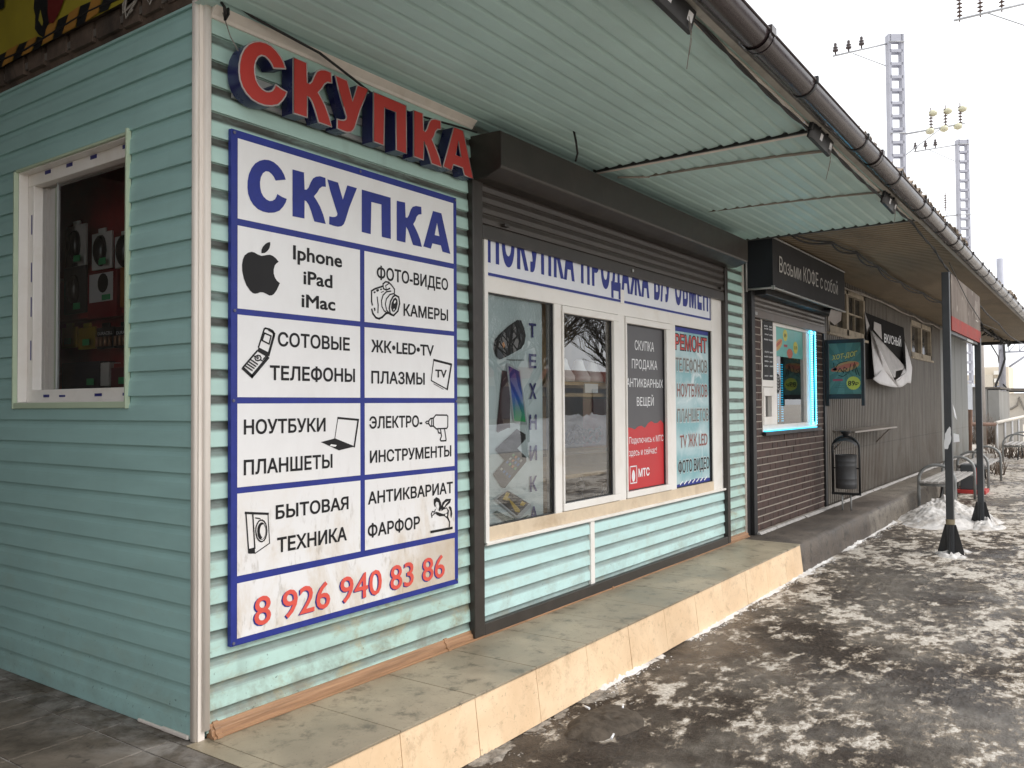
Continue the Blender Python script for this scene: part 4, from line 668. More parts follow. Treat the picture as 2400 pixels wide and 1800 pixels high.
# repair poster
rp = thing('repair_poster', 'aqua poster with stacked rows of repair lettering on the rightmost pane', 'poster')
def aqua():
    t = NT('aqua_print'); x, y, z = t.xyz(); q = t.math('ADD', t.math('MULTIPLY', z, 6.), t.math('MULTIPLY', t.noise(2.5, 5, .6, .6), 3.)); s = t.math('SINE', t.math('MULTIPLY', q, 3.))
    c = t.mix(t.lin(s, -1, 1), (.20, .40, .43), (.42, .56, .58)); c = t.mix(t.ramp(t.noise(3, 6, .7, 1), .55, .68), c, (.60, .68, .69)); t.set(col=c, rough=.4); return t.m
MB().face([(4.131, .0185, .557), (4.831, .0185, .557), (4.831, .0185, 1.803), (4.131, .0185, 1.803)]).build('sheet', aqua(), rp)
FR = lambda a, b: (a+.036, .0178, b)
poly(MB(), [(4.095, 1.765), (4.795, 1.765), (4.795, 1.803), (4.095, 1.803)], FR).build('blue_band', M_blue, rp); poly(MB(), [(4.095, .557), (4.795, .557), (4.795, .585), (4.5, .60), (4.095, .575)], FR).build('blue_band', M_blue, rp)
M_halo = flat('letter_halo', (.45, .52, .52)); M_brow = flat('letter_brown', (.23, .07, .055)); M_gr = flat('letter_taupe', (.17, .155, .14)); M_rred = flat('letter_rred', (.50, .05, .045))
for s, bx, m, hm in (('РЕМОНТ', (4.136, 4.764, 1.623, 1.74), M_rred, M_ink), ('ТЕЛЕФОНОВ', (4.14, 4.764, 1.455, 1.558), M_gr, M_halo), ('НОУТБУКОВ', (4.16, 4.764, 1.256, 1.357), M_brow, M_halo), ('ПЛАНШЕТОВ', (4.16, 4.785, 1.058, 1.161), M_gr, M_halo), ('TV ЖК LED', (4.204, 4.753, .859, .96), M_brow, M_halo), ('ФОТО ВИДЕО', (4.17, 4.785, .663, .76), M_ink, M_halo)):
    e = .008; text(s, (bx[0]-e*.5, bx[1]+e*.5, bx[2]-e, bx[3]+e), lambda a, b: (a+.036, .0172, b), hm, rp, .055, name='letter_outline'); text(s, bx, lambda a, b: (a+.036, .0165, b), m, rp, .012)
t = MB()
for k in range(7): stroke(t, [(4.2+.08*k, .575), (4.245+.08*k, .595)], .012, lambda a, b: (a+.036, .0172, b))
t.build('white_script', M_wht, rp)
# things on show behind the second pane
sh = thing('display_shelf', 'two tier wooden display shelf inside the shop behind the second pane', 'shelf')
t = MB().box(2.3, 4.9, .09, .45, 1.325, 1.345).box(2.3, 4.9, .07, .45, 1.25, 1.272).box(2.3, 4.9, .07, .45, .735, .76).box(2.3, 4.9, .46, .48, .3, 1.9); t.build('board', M('pale_wood', (.42, .29, .15), .5, var=.2), sh)
M_lamp = M('lamp_white', (.85, .84, .82), .4)
for i, (x, lb) in enumerate(((2.76, 'leftmost of the three white table lamps on the shop shelf'), (2.96, 'middle one of the three white table lamps on the shop shelf'), (3.14, 'rightmost of the three white table lamps on the shop shelf'))):
    t = MB().lathe((x, .16, 1.347), [(.075, 0), (.078, .03), (.068, .05), (.045, .085), (.032, .12), (.03, .14), (.018, .15)], 16); tag(t.build('table_lamp', M_lamp), lb, 'lamp', 'white lamps in the shop window')
tag(MB().box(2.86, 3.03, .055, .065, 1.275, 1.335).build('price_card', M_wht, None, .002), 'blank pale card on the front of the upper display shelf in the shop', 'card')
tag(MB().box(3.24, 3.32, .12, .3, .90, 1.24).build('red_carton', M('carton_red', (.35, .03, .03), .5), None, .004), 'tall red carton standing at the right end of the shop shelf', 'carton')
MB().box(2.5, 3.4, .09, .4, .88, .90).build('board', M('dark_board', (.10, .09, .08), .5), sh)
t = MB()
for k in range(5): t.tube([(2.80+.09*k+.045*math.cos(j*.6), .14, .99+.042*math.sin(j*.6)) for j in range(11)], .010, 6)
t.tube([(2.74, .14, .94), (2.9, .14, 1.06), (3.05, .15, .98), (3.2, .14, 1.04)], .012, 6); tag(t.build('headphones', M_cable), 'tangled black headphones on the lower shelf behind the second pane', 'headphones')
t = MB(); t.tube([(2.80, .06, .735), (2.78, .05, .68), (2.82, .05, .60), (2.76, .06, .5)], .008, 6); t.tube([(2.95, .1, .5), (3.03, .09, .62), (3.10, .09, .54), (3.18, .1, .66), (3.26, .1, .5)], .008, 6); t.lathe((2.80, .06, .64), [(.01, 0), (.03, .02), (.03, .06), (.01, .08)], 10); tag(t.build('power_cable', M_cable), 'loose black power cable hanging below the shop shelf', 'cable')
# goods behind the side window
M_blister = M('blister_card', (.74, .72, .70), .4); M_yel = M('battery_yellow', (.38, .26, .02), .5); M_dkb = M('box_dark_blue', (.015, .02, .04), .5); M_grt = M('price_tag_green', (.05, .42, .16), .6); M_org = M('box_orange', (.42, .16, .03), .5)
def pack(name, label, cat, y0, y1, z0, z1, m, tagc=True, x=.46, th=.012, extra=None, hole=True):
    k_ = .905; x = .235; y0, y1 = -2.692+(y0+2.692)*k_, -2.692+(y1+2.692)*k_; z0, z1 = 1.2+(z0-1.2)*k_, 1.2+(z1-1.2)*k_
    t = MB().box(x, x+th, y0, y1, z0, z1)
    if hole: t.box(x, x+th, (y0+y1)/2-.03, (y0+y1)/2+.03, z1, z1+.02)
    o = t.build(name, m, None, .003); tag(o, label, cat, 'goods behind the side window')
    if extra: extra(o, x, y0, y1, z0, z1)
    if tagc: MB().box(x-.022, x-.02, y0+.01, y0+.07, z0+.015, z0+.045).build('price_tag', M_grt, o)
    return o
def mouse(o, x, y0, y1, z0, z1):
    cy, cz = (y0+y1)/2, (z0+z1)/2; m = MB(); rings = []
    for i in range(7):
        a = i/6*math.pi/2; rings.append([(x-.035*math.sin(a), cy+.045*math.cos(a)*math.cos(2*math.pi*k/14)+.0001, cz+.075*math.cos(a)*math.sin(2*math.pi*k/14)) for k in range(14)])
    m.loft(rings, True, True, 0, True); m.build('mouse', M('mouse_black', (.012, .012, .013), .2), o)
def cells4(o, x, y0, y1, z0, z1):
    m = MB()
    for k in range(4): yy = y0+(k+.5)*(y1-y0)/4; m.tube([(x-.008, yy, z0+.01), (x-.008, yy, z0+.055)], .009, 8)
    m.build('battery', M('battery_copper', (.45, .25, .15), .3, metal=.6), o)
pack('mouse_blister', 'leftmost black computer mouse in a top row blister pack behind the side window', 'blister pack', 1.66, 1.86, 1.95, 2.17, M_blister, extra=mouse)
pack('mouse_blister', 'middle black computer mouse in a top row blister pack behind the side window', 'blister pack', 1.41, 1.60, 1.91, 2.10, M_blister, extra=mouse)
pack('mouse_blister', 'rightmost top row blister pack with amber glints behind the side window', 'blister pack', 1.20, 1.38, 1.90, 2.06, M_blister, False, extra=mouse)
pack('mouse_blister', 'dark blister pack hanging under the leftmost mouse behind the side window', 'blister pack', 1.66, 1.88, 1.70, 1.95, M('card_dark', (.06, .06, .06), .5), extra=mouse)
pack('accessory_box', 'red and white box with black mouse pictured behind the side window', 'box', 1.36, 1.64, 1.66, 1.90, M('box_red', (.24, .015, .02), .5), False, th=.05, hole=False,
     extra=lambda o, x, y0, y1, z0, z1: (MB().box(x-.0015, x, y0+.03, y1-.02, z0+.075, z1-.01).build('white_panel', M_wht, o), MB().tube([(x-.003, y1-.14, z0+.16), (x-.0018, y1-.14, z0+.16)], .045, 14).build('mouse_picture', M_ink, o), MB().box(x-.004, x-.002, y0+.05, y0+.12, z0+.08, z0+.105).build('price_tag', M_grt, o)))
pack('accessory_box', 'orange box at the right edge of the side window display', 'box', 1.15, 1.33, 1.70, 1.90, M_org, th=.04, hole=False)
pack('battery_pack', 'left yellow battery pack behind the side window', 'battery pack', 1.75, 1.90, 1.52, 1.63, M_yel)
pack('battery_pack', 'right yellow battery pack behind the side window', 'battery pack', 1.565, 1.73, 1.505, 1.62, M_yel)
def brand(o, x, y0, y1, z0, z1):
    cells4(o, x, y0, y1, z0, z1); text('DURACELL', (0, y1-y0-.02, z1-.035, z1-.02), lambda a, b: (x-.001, y1-.01-a, b), M_wht, o, .01)
pack('battery_pack', 'black card of copper topped batteries beside the yellow battery packs', 'battery pack', 1.385, 1.545, 1.50, 1.61, M_ink, False, extra=brand)
pack('battery_pack', 'black card of batteries at the right edge of the side window display', 'battery pack', 1.21, 1.37, 1.498, 1.605, M_ink, False, extra=brand)
pack('accessory_box', 'wide dark blue box on the bottom row of the side window display', 'box', 1.52, 1.90, 1.30, 1.44, M_dkb, th=.08, hole=False)
pack('accessory_box', 'pale upright box beside the dark blue box in the side window', 'box', 1.43, 1.51, 1.31, 1.43, M_blister, False, th=.06, hole=False)
pack('accessory_box', 'maroon box at the bottom right of the side window display', 'box', 1.22, 1.41, 1.30, 1.40, M('box_maroon', (.14, .02, .03), .5), th=.06, hole=False)
# ======================= top left: rough band and hazard banner =======================
rb = MB(); n = 60
rows = []
for z, o in ((2.69, -.012), (2.72, -.02), (2.76, -.02), (2.80, -.02), (2.86, -.02)): rows.append([(o+.012*noise.noise((k*.4, z*30, 0)), .0+5*k/n, z) for k in range(n+1)])
rb.loft(rows, False, False, 0, True)
y = .05
while y < 3: L = rnd(.07, .2); rb.box(-.026-rnd(0, .012), -.014, y, y+L, 2.703+rnd(0, .02), 2.79); y += L+rnd(.004, .05)
rb.box(-.055, -.02, 0, 5, 2.80, 2.82); rb.box(-.01, .2, 0, 5, 2.69, 3.65)
tag(rb.build('masonry_band', M('rough_masonry', (.085, .06, .045), .9, var=.4, vs=8, grime=.7, gcol=(.02, .017, .014), bump=.8, bs=30)), 'dark crumbling masonry band above the teal side wall', 'wall')
hb = thing('hazard_banner', 'yellow banner with black and orange hazard stripes above the passage', 'banner')
HM = {'yel': M('banner_yellow', (.30, .25, .025), .55, var=.12), 'blk': flat('banner_black', (.010, .011, .012)), 'org': M('banner_orange', (.32, .155, .03), .55, var=.12), 'ye2': M('banner_yellow2', (.26, .23, .03), .55), 'red': M('banner_maroon', (.12, .012, .010), .55)}
for i, (k, pts) in enumerate(HAZ): poly(MB(), pts, lambda a, b, i=i: (-.062-.0006*i, a, b)).build('banner_sheet' if i == 0 else 'painted_shape', HM[k], hb)
t = MB()
for k in range(9):
    a = rnd(.06, .4); ph = rnd(0, 6); t.tube([(-.05-.015*math.sin(j*.5+ph), .03+a*(.5+.5*math.sin(j*.32+ph))+.02*j/12, 2.73+.10*abs(math.cos(j*.28+ph))+.012*math.sin(j*.9)) for j in range(22)], .0028+.0012*(k % 3), 6)
tag(t.build('cable_bundle', M_cabw), 'tangled grey cables stuffed above the top of the building corner', 'cable')
t = MB().tube([(-.06, 1.9, 2.82), (-.065, 1.2, 2.79), (-.065, .7, 2.815), (-.065, .3, 2.80), (-.04, .02, 2.77)], .006, 6); tag(t.build('wall_cable', M_cable), 'thin dark cable sagging below the hazard banner', 'cable')
# wall at the far side of the passage and its roof (closes the passage off from the sky)
pw = thing('passage_shelter', 'dark roofed passage on the left of the shop corner', 'shelter')
MB().box(-5.1, -5.0, -.2, 6, -.25, 3.65).build('side_wall', M_conc, pw); MB().box(-5.1, .3, -.9, 6.2, 3.65, 3.75).build('roof', M_conc, pw); MB().box(-5.0, 0, 6, 6.1, 0, 3.65).build('rear_wall', M_conc, pw)
# cables on the shopfront
t = MB().tube([(.10, -.09, 2.685), (.16, -.086, 2.672), (.30, -.085, 2.662), (.50, -.08, 2.65), (.70, -.06, 2.615), (.86, -.05, 2.58), (1.1, -.045, 2.575), (1.4, -.05, 2.60), (1.58, -.06, 2.61)], .0055, 8); t.tube([(.03, -.06, 2.70), (.05, -.07, 2.67), (.06, -.06, 2.63), (.08, -.05, 2.66), (.07, -.06, 2.7)], .006, 6)
tag(t.build('black_cable', M_cable), 'black cable crossing the cream trim above the red letters', 'cable')
t = MB().tube([(.06, -.045, 2.66), (.09, -.05, 2.58), (.12, -.06, 2.53), (.13, -.05, 2.5)], .0022, 6); tag(t.build('thin_wire', M_cabw), 'thin grey wire hanging at the top of the building corner', 'wire')
t = MB().tube([(2.05, -.36, 2.69), (2.06, -.37, 2.62), (2.09, -.36, 2.57), (2.12, -.33, 2.54)], .006, 6); tag(t.build('cable_stub', M_cable), 'short black cable end hanging from the teal soffit above the shutter', 'cable')
t = MB().tube([(3.10, -.22, 2.683), (3.09, -.5, 2.672), (3.10, -.8, 2.668), (3.14, -1.1, 2.672), (3.18, -1.43, 2.662)], .009, 8); t.tube([(2.95, -.15, 2.66), (3.02, -.2, 2.668), (3.10, -.3, 2.672)], .007, 6); tag(t.build('soffit_cable', M('cable_taupe', (.27, .235, .20), .6)), 'taupe cable crossing the teal soffit right behind the cream batten', 'cable')
t = MB().tube([(4.30, -.2, 2.683), (4.31, -.7, 2.673), (4.36, -1.1, 2.673), (4.40, -1.43, 2.665)], .008, 8); tag(t.build('soffit_cable', M('cable_taupe', (.27, .235, .20), .6)), 'taupe cable crossing the teal soffit near its far end', 'cable')
t = MB(); 
for ph in (0, math.pi):
    pts = []; 
    for k in range(240):
        x = -.5+23*k/239; sag = 0
        nodes = [(-.5, 2.66), (1.2, 2.66), (2.9, 2.645), (4.8, 2.64), (5.5, 2.65), (6.54, 2.59), (7.49, 2.49), (9.7, 2.40), (12, 2.33), (14.6, 2.25), (19, 2.45), (22.5, 2.62)]
        for (xa, za), (xb, zb2) in zip(nodes, nodes[1:]):
            if xa <= x <= xb: u = (x-xa)/(xb-xa); z = za+(zb2-za)*u-.012*(xb-xa)*math.sin(math.pi*u)
        pts.append((x, -1.44+.005*math.cos(x*9+ph), z+.005*math.sin(x*9+ph)))
    t.tube(pts, .006, 6)
tag(t.build('eaves_cable', M_cable), 'twisted black cable pair slung along the eaves below the gutter', 'cable')
# floodlights
def flood(x, y, z, label):
    root = thing('floodlight', label, 'floodlight', 'floodlights under the eaves'); root.location = (x, y, z); root.rotation_euler = (R(196), R(2), R(0)); root.scale = (.85, .85, .85)
    t = MB(); pts = [(-.23, -.014), (.23, -.014), (.23, .0), (.20, .018), (-.20, .018), (-.23, .0)]
    t.loft([[(px, py, -.045) for px, py in pts], [(px, py, .045) for px, py in pts]], True, True); t.build('body', M_blk, root, .003)
    MB().face([(a, -.0155, b) for a, b in ((-.2, -.036), (.2, -.036), (.2, .036), (-.2, .036))]).build('lens', M('lens_grey', (.10, .10, .10), .15), root)
    for u in (-.08, .13): MB().face([(u, .0192, -.025), (u+.05, .0192, -.025), (u+.05, .0192, .015), (u, .0192, .015)]).build('type_label', M_wht, root)
    t = MB().box(-.12, -.10, .0, .02, -.11, -.03).box(.04, .06, .0, .02, -.11, -.03).box(-.12, .06, -.01, .03, -.12, -.10).box(-.25, -.22, -.01, .01, -.07, .0); t.build('bracket', M_blk, root)
    MB().tube([(.14, .02, .0), (.18, .03, .05), (.20, .03, .12), (.24, .02, .19)], .0018, 5).build('wire_tail', M_cabw, root); MB().tube([(.15, .02, .02), (.20, .03, .08), (.21, .03, .14)], .0015, 5).build('wire_tail', M_cabw, root)
flood(.90, -1.455, 2.625, 'black floodlight nearest the camera at the top edge under the eaves'); flood(2.82, -1.455, 2.622, 'black floodlight under the eaves at the end of the cream batten'); flood(4.57, -1.455, 2.618, 'black floodlight under the eaves near the end of the teal soffit')
# ======================= coffee kiosk =======================
ki = thing('coffee_kiosk', 'narrow takeaway kiosk faced with brown brick panels next to the teal shop', 'kiosk')
M_brick = M('brown_brick_panel', (.060, .033, .026), .7, var=.45, vs=9, grime=.3, gcol=(.02, .016, .014), bump=.4, bs=60); M_mort = M('pale_mortar', (.33, .285, .24), .7, var=.15)
M_kglass = glass('kiosk_glass', (.93, .95, .95), 1.5)
KX0, KX1 = 5.785, 8.19; OX0, OX1, OZ0, OZ1 = 6.085, 7.92, .925, 2.02
t = MB(); RH = .0685; z = 0; row = 0
def bricks(x0, x1, z, off):
    x = x0-((x0*1+off) % .15)
    while x < x1:
        a, b = max(x0, x+.003), min(x1, x+.147)
        if b-a > .01: t.box(a, b, -.004-rnd(0, .004), .02, z+.006, z+RH-.001)
        x += .15
while z < 2.05:
    off = (row % 2)*.075
    if z+RH <= OZ0+.01 or z > OZ1: bricks(KX0, KX1, z, off)
    else: bricks(KX0, OX0, z, off); bricks(OX1, KX1, z, off)
    z += RH; row += 1
t.build('brick_facing', M_brick, ki)
t = MB(); z = 0
while z < 2.05:
    if z < OZ0 or z > OZ1: t.box(KX0, KX1, -.0105, .01, z-.004, z+.004)
    else: t.box(KX0, OX0, -.0105, .01, z-.004, z+.004); t.box(OX1, KX1, -.0105, .01, z-.004, z+.004)
    z += RH
t.build('mortar_line', M_mort, ki)
t = MB()
for q in ((KX0, KX1, 0, OZ0), (KX0, OX0, OZ0, 2.4), (OX1, KX1, OZ0, 2.4), (OX0, OX1, OZ1, 2.4)): t.box(q[0], q[1], .004, .05, q[2], q[3])
t.box(5.61, 8.27, .012, .05, 2.4, 2.72); t.build('wall_core', M_blk, ki)
MB().box(5.612, 5.70, -.02, .05, 0, 2.4).box(5.70, 5.785, -.055, .05, 0, 2.28).build('pilaster', M_blk, ki, .004)
MB().box(8.19, 8.265, -.03, .05, 0, 2.30).build('edge_trim', M_blk, ki, .004)
ks = slat_curtain(5.785, 8.19, 2.075, 2.24, -.03, .045).build('roller_shutter', M('kiosk_shutter', (.075, .06, .05), .4, var=.15, grime=.3), ki)
MB().box(5.785, 8.19, -.048, -.02, 2.0, 2.075).build('bottom_bar', M('kiosk_bar', (.11, .085, .07), .4, var=.12), ks, .004)
MB().box(5.80, 5.86, -.054, -.048, 2.02, 2.05).build('lock', M_galv, ks, .003)
MB().box(5.785, 8.19, -.16, -.0, 2.20, 2.26).build('housing', M_blk, ks, .006)
t = MB()
for q in ((OX0, OX1, OZ0, .99), (OX0, OX1, 1.97, OZ1), (6.405, 6.52, .99, 1.97), (7.53, 7.60, .99, 1.97), (OX0, OX0+.02, .99, 1.97), (6.1, 6.405, 1.36, 1.43)): t.box(q[0], q[1], -.012, .05, q[2], q[3])
kw = t.build('kiosk_window', M_pvc, ki, .004)
t = MB(); 
for q in ((6.105, 6.40, 1.27, 1.355), (6.105, 6.40, .99, 1.07), (6.105, 6.15, 1.07, 1.27), (6.335, 6.40, 1.07, 1.27)): t.box(q[0], q[1], -.02, .04, q[2], q[3])
t.build('serving_sash', M_pvc, kw, .004)
MB().face([(6.15, .02, 1.07), (6.335, .02, 1.07), (6.335, .02, 1.27), (6.15, .02, 1.27)]).build('pane', M_kglass, kw); MB().face([(6.52, .02, .99), (7.53, .02, .99), (7.53, .02, 1.97), (6.52, .02, 1.97)]).build('pane', M_kglass, kw)
MB().box(7.60, OX1, .03, .05, .99, 1.97).build('side_reveal', M_pvc, kw); MB().box(OX0-.02, OX1+.05, -.05, -.012, OZ0-.035, OZ0).build('sill', M_blk, kw, .004)
t = MB(); t.face([(5.8, 1.3, .5), (8.2, 1.3, .5), (8.2, 1.3, 2.6), (5.8, 1.3, 2.6)]); t.face([(8.2, .05, .5), (8.2, 1.3, .5), (8.2, 1.3, 2.6), (8.2, .05, 2.6)]); t.face([(5.8, .05, .5), (8.2, .05, .5), (8.2, 1.3, .5), (5.8, 1.3, .5)]); t.face([(5.8, .05, .5), (5.8, 1.3, .5), (5.8, 1.3, 2.6), (5.8, .05, 2.6)]); t.face([(5.8, .05, 2.6), (8.2, .05, 2.6), (8.2, 1.3, 2.6), (5.8, 1.3, 2.6)])
t.box(6.9, 8.1, .7, 1.25, .5, 1.25); t.build('interior', M('kiosk_interior', (.075, .066, .06), .8, var=.5, vs=3), ki)
M_led = EM('led_cyan', (.04, .60, 1.0), 1.4); M_ledc = EM('led_core', (.20, .80, 1.0), 4)
led = thing('led_strip', 'glowing cyan LED strips framing the coffee kiosk window', 'LED strip')
t = MB()
for x in (7.655, 7.70, 7.83): t.box(x-.005, x+.005, -.030, -.018, .96, 2.0)
t.box(6.10, 7.86, -.030, -.018, .928, .937); t.build('glowing_tube', M_led, led)
t = MB(); z = .965
while z < 2.0:
    for x in (7.655, 7.70, 7.83): t.box(x-.010, x+.010, -.034, -.030, z, z+.009)
    z += .02
t.build('diode', M_ledc, led)
t = MB()
for x in (7.62, 7.66, 7.50): 
    z = 1.0
    while z < 1.65: t.box(x-.12-.004, x-.12+.004, .25, .254, z, z+.008); z += .026
t.build('inner_diode', M_led, led)
t = MB().tube([(7.86, -.03, .935), (7.89, -.04, .925), (7.92, -.03, .93)], .004, 6); t.box(7.815, 7.845, -.036, -.034, 1.37, 1.385); t.build('wire', M_cable, led)
mb = thing('menu_board', 'black menu board with white handwritten price rows at the left of the kiosk window', 'menu board')
MB().box(6.105, 6.403, -.016, .01, 1.425, 2.0).build('board', M_ink, mb)
random.seed(21)
FK = lambda a, b: (a, -.0172, b)
for z, s, p in ((1.925, 'АМЕРИКАНО', '70'), (1.895, 'ЭСПРЕССО', '60'), (1.855, 'ЛАТТЕ', '90'), (1.815, 'КАПУЧИНО', '95'), (1.70, 'МОККО', '95'), (1.66, 'РАФ', '99'), (1.62, 'КАКАО', '85'), (1.58, 'ЧАЙ', '40')): pass
t = MB()
for z in (1.94, 1.915, 1.86, 1.81, 1.69, 1.645, 1.60, 1.555, 1.46):   # unreadable rows of chalk writing
    x = 6.14+rnd(0, .02)
    while x < 6.375:
        L = rnd(.01, .026); h = rnd(.008, .014)
        if not (6.25 < x < 6.28): stroke(t, [(x, z), (x+L*.3, z+h), (x+L*.6, z), (x+L, z+h)], .005, FK)
        x += L+.007
t.build('lettering', M_wht, mb)
ho = thing('window_menu_poster', 'green poster with hot dog and yellow price discs in the top of the kiosk window', 'poster')
MB().face([(6.525, .012, 1.675), (7.49, .012, 1.675), (7.49, .012, 1.97), (6.525, .012, 1.97)]).build('sheet', M('poster_teal', (.12, .40, .36), .4, var=.15, vs=4), ho)
M_bun = flat('bun', (.55, .30, .10)); M_saus = flat('sausage', (.45, .10, .05)); M_disc = flat('price_disc', (.55, .50, .06)); M_tag = flat('tag_red', (.35, .04, .06))
def ell(cx, cz, a, b, rot=0, n=20): return [(cx+a*math.cos(k*2*math.pi/n)*math.cos(rot)-b*math.sin(k*2*math.pi/n)*math.sin(rot), cz+a*math.cos(k*2*math.pi/n)*math.sin(rot)+b*math.sin(k*2*math.pi/n)*math.cos(rot)) for k in range(n)]
t = MB(); poly(t, ell(6.65, 1.79, .14, .05, .35), lambda a, b: (a, .0112, b)); t.build('picture', M_bun, ho); t = MB(); poly(t, ell(6.65, 1.80, .12, .018, .35), lambda a, b: (a, .0104, b)); poly(t, ell(7.03, 1.72, .10, .05), lambda a, b: (a, .0112, b)); t.build('picture', M_saus, ho)
t = MB(); poly(t, ell(6.88, 1.90, .075, .06), lambda a, b: (a, .0108, b)); poly(t, ell(7.23, 1.79, .08, .065), lambda a, b: (a, .0108, b)); t.build('price_disc', M_disc, ho)
text('89', (6.845, 6.915, 1.88, 1.92), lambda a, b: (a, .0100, b), M_ink, ho, .01); text('119', (7.18, 7.28, 1.77, 1.81), lambda a, b: (a, .0100, b), M_ink, ho, .01)
t = MB(); poly(t, [(6.83, 1.78), (6.95, 1.78), (6.95, 1.805), (6.83, 1.805)], lambda a, b: (a, .0112, b)); t.build('price_tag', M_tag, ho)
rs2 = thing('round_sticker', 'round black sticker with white scribble low in the kiosk window', 'sticker')
t = MB(); poly(t, ell(6.62, 1.40, .085, .10), lambda a, b: (a, .013, b)); t.build('disc', M_ink, rs2); t = MB()
for k in range(5): stroke(t, [(6.57+rnd(0, .01), 1.46-.03*k), (6.60, 1.475-.03*k), (6.63, 1.455-.03*k), (6.665, 1.47-.03*k)], .005, lambda a, b: (a, .0122, b))
t.build('lettering', M_wht, rs2)
tag(MB().box(6.53, 6.60, .012, .016, 1.03, 1.09).build('yellow_note', M_disc), 'small yellow note stuck low on the kiosk window pane', 'note')
# lightbox over the kiosk
aw = thing('kiosk_fascia_box', 'black fabric fascia box with white coffee lettering over the kiosk', 'sign')
M_fab = M('black_fabric', (.016, .015, .016), .7, var=.3, vs=3, bump=.15, bs=12); M_fab2 = M('black_fabric_side', (.009, .011, .017), .65, var=.3)
AX0, AX1, AY, AZ0, AZ1 = 5.64, 8.17, -.27, 2.235, 2.69
def wav(x, z): return AY+.006*noise.noise((x*1.4, z*3, 2))
t = MB(); nx = 26; 
t.loft([[(AX0+(AX1-AX0)*k/nx, wav(AX0+(AX1-AX0)*k/nx, z), z) for k in range(nx+1)] for z in (AZ0, AZ0+.1, AZ0+.23, AZ0+.36, AZ1)], False, False, 0, True); t.box(AX0, AX1, AY+.015, -.01, AZ1-.01, AZ1); t.build('front_fabric', M_fab, aw)
MB().face([(AX0, AY, AZ0), (AX0, 0, AZ0+.01), (AX0, 0, AZ1), (AX0, AY, AZ1)]).build('side_fabric', M_fab2, aw); MB().face([(AX1, AY, AZ0), (AX1, 0, AZ0), (AX1, 0, AZ1), (AX1, AY, AZ1)]).build('side_fabric', M_fab2, aw)
text('Возьми КОФЕ с собой', (5.80, 7.84, 2.395, 2.542), lambda a, b: (a, AY-.010, b), M('fascia_lettering', (.50, .48, .45), .5, var=.05), aw, .0)
t = MB().tube([(AX0, AY-.004, AZ1), (AX1, AY-.004, AZ1)], .008, 8); t.tube([(AX0, AY-.006, AZ0), (AX1, AY-.006, AZ0)], .010, 8); t.tube([(AX0-.005, AY, AZ0), (AX0-.005, -.02, AZ0)], .010, 8); t.tube([(AX0-.008, -.03, AZ0-.02), (AX0-.008, -.03, AZ1)], .012, 8); t.box(AX0-.012, AX0+.012, AY-.016, AY+.012, AZ0-.018, AZ0+.018)
for x in (5.9, 6.4, 6.9, 7.4, 7.9): t.box(x-.004, x+.004, AY-.017, AY, AZ0-.012, AZ0+.012); t.box(x-.003, x+.003, AY-.014, AY, AZ1-.01, AZ1+.01)
t.build('tube_frame', M_galv, aw)
t = MB().face([(5.70, -.16, 2.26), (7.72, -.16, 2.26), (7.78, AY+.01, AZ0), (5.72, AY+.01, AZ0)]); t.build('underside', M('underside_taupe', (.20, .16, .13), .6, var=.3, vs=3, grime=.5), aw); 
t = MB().face([(7.72, -.235, AZ0-.005), (8.12, -.25, AZ0-.005), (8.12, -.24, AZ0-.10), (8.0, -.20, AZ0-.16), (7.76, -.19, AZ0-.11)]); t.build('torn_flap', M('flap_grey', (.34, .30, .28), .6), aw)
# ======================= long corrugated building =======================
cb = thing('corrugated_building', 'long low building clad in dirty corrugated metal beyond the kiosk', 'building')
def corr_mat(name, a, b):
    t = NT(name); x, y, z = t.xyz(); n = t.noise(3.5, 8, .7, .2, t.scale((2.2, 1, .22))); n2 = t.noise(1.2, 6, .65, .4); c = t.mix(t.ramp(n, .3, .7), a, b)
    c = t.mix(t.math('MULTIPLY', t.math('MULTIPLY', t.ramp(n2, .42, .68), t.ramp(z, 1.4, .1)), .75), c, (.085, .062, .044)); ln = t.math('MULTIPLY', t.ramp(t.math('ABSOLUTE', t.math('SUBTRACT', z, .62)), .012, .0), .5); c = t.mix(ln, c, (.05, .045, .04)); t.set(col=c, rough=.5); return t.m
f = MB(); x = 8.27; pr = []
while x < 16.6:
    for fx, o in ((0, 0), (.022, 0), (.034, -.028), (.062, -.028), (.074, 0)): pr.append((x+fx, o))
    x += .088
def cwall(z0, z1, xa, xb):
    q = [p for p in pr if xa <= p[0] <= xb]; q = [(xa, q[0][1])]+q+[(xb, q[-1][1])]
    for (a, oa), (b, ob) in zip(q, q[1:]): f.face([(a, oa, z0), (b, ob, z0), (b, ob, z1), (a, oa, z1)])
W1 = (8.42, 10.29, 2.04, 2.66); W2 = (13.58, 15.6, 1.97, 2.6)
cwall(.02, 1.97, 8.27, 16.6); cwall(1.97, 2.73, 10.29, 13.58); cwall(1.97, 2.73, 15.6, 16.6); cwall(1.97, 2.04, 8.27, 10.29); cwall(2.6, 2.73, 13.58, 15.6); cwall(2.66, 2.73, 8.27, 10.29); cwall(2.04, 2.66, 8.27, 8.42)
f.build('corrugated_cladding', corr_mat('corrugated_steel', (.098, .083, .068), (.178, .158, .132)), cb)
f = MB(); x = 16.6
while x < 20.6: f.box(x+.008, min(20.6, x+.99), -.012, .03, .02, 2.73); x += 1.0
f.box(20.58, 20.62, 0, 4, -.25, 2.73); f.build('flat_cladding', corr_mat('flat_steel', (.13, .134, .124), (.19, .192, .176)), cb, .003)
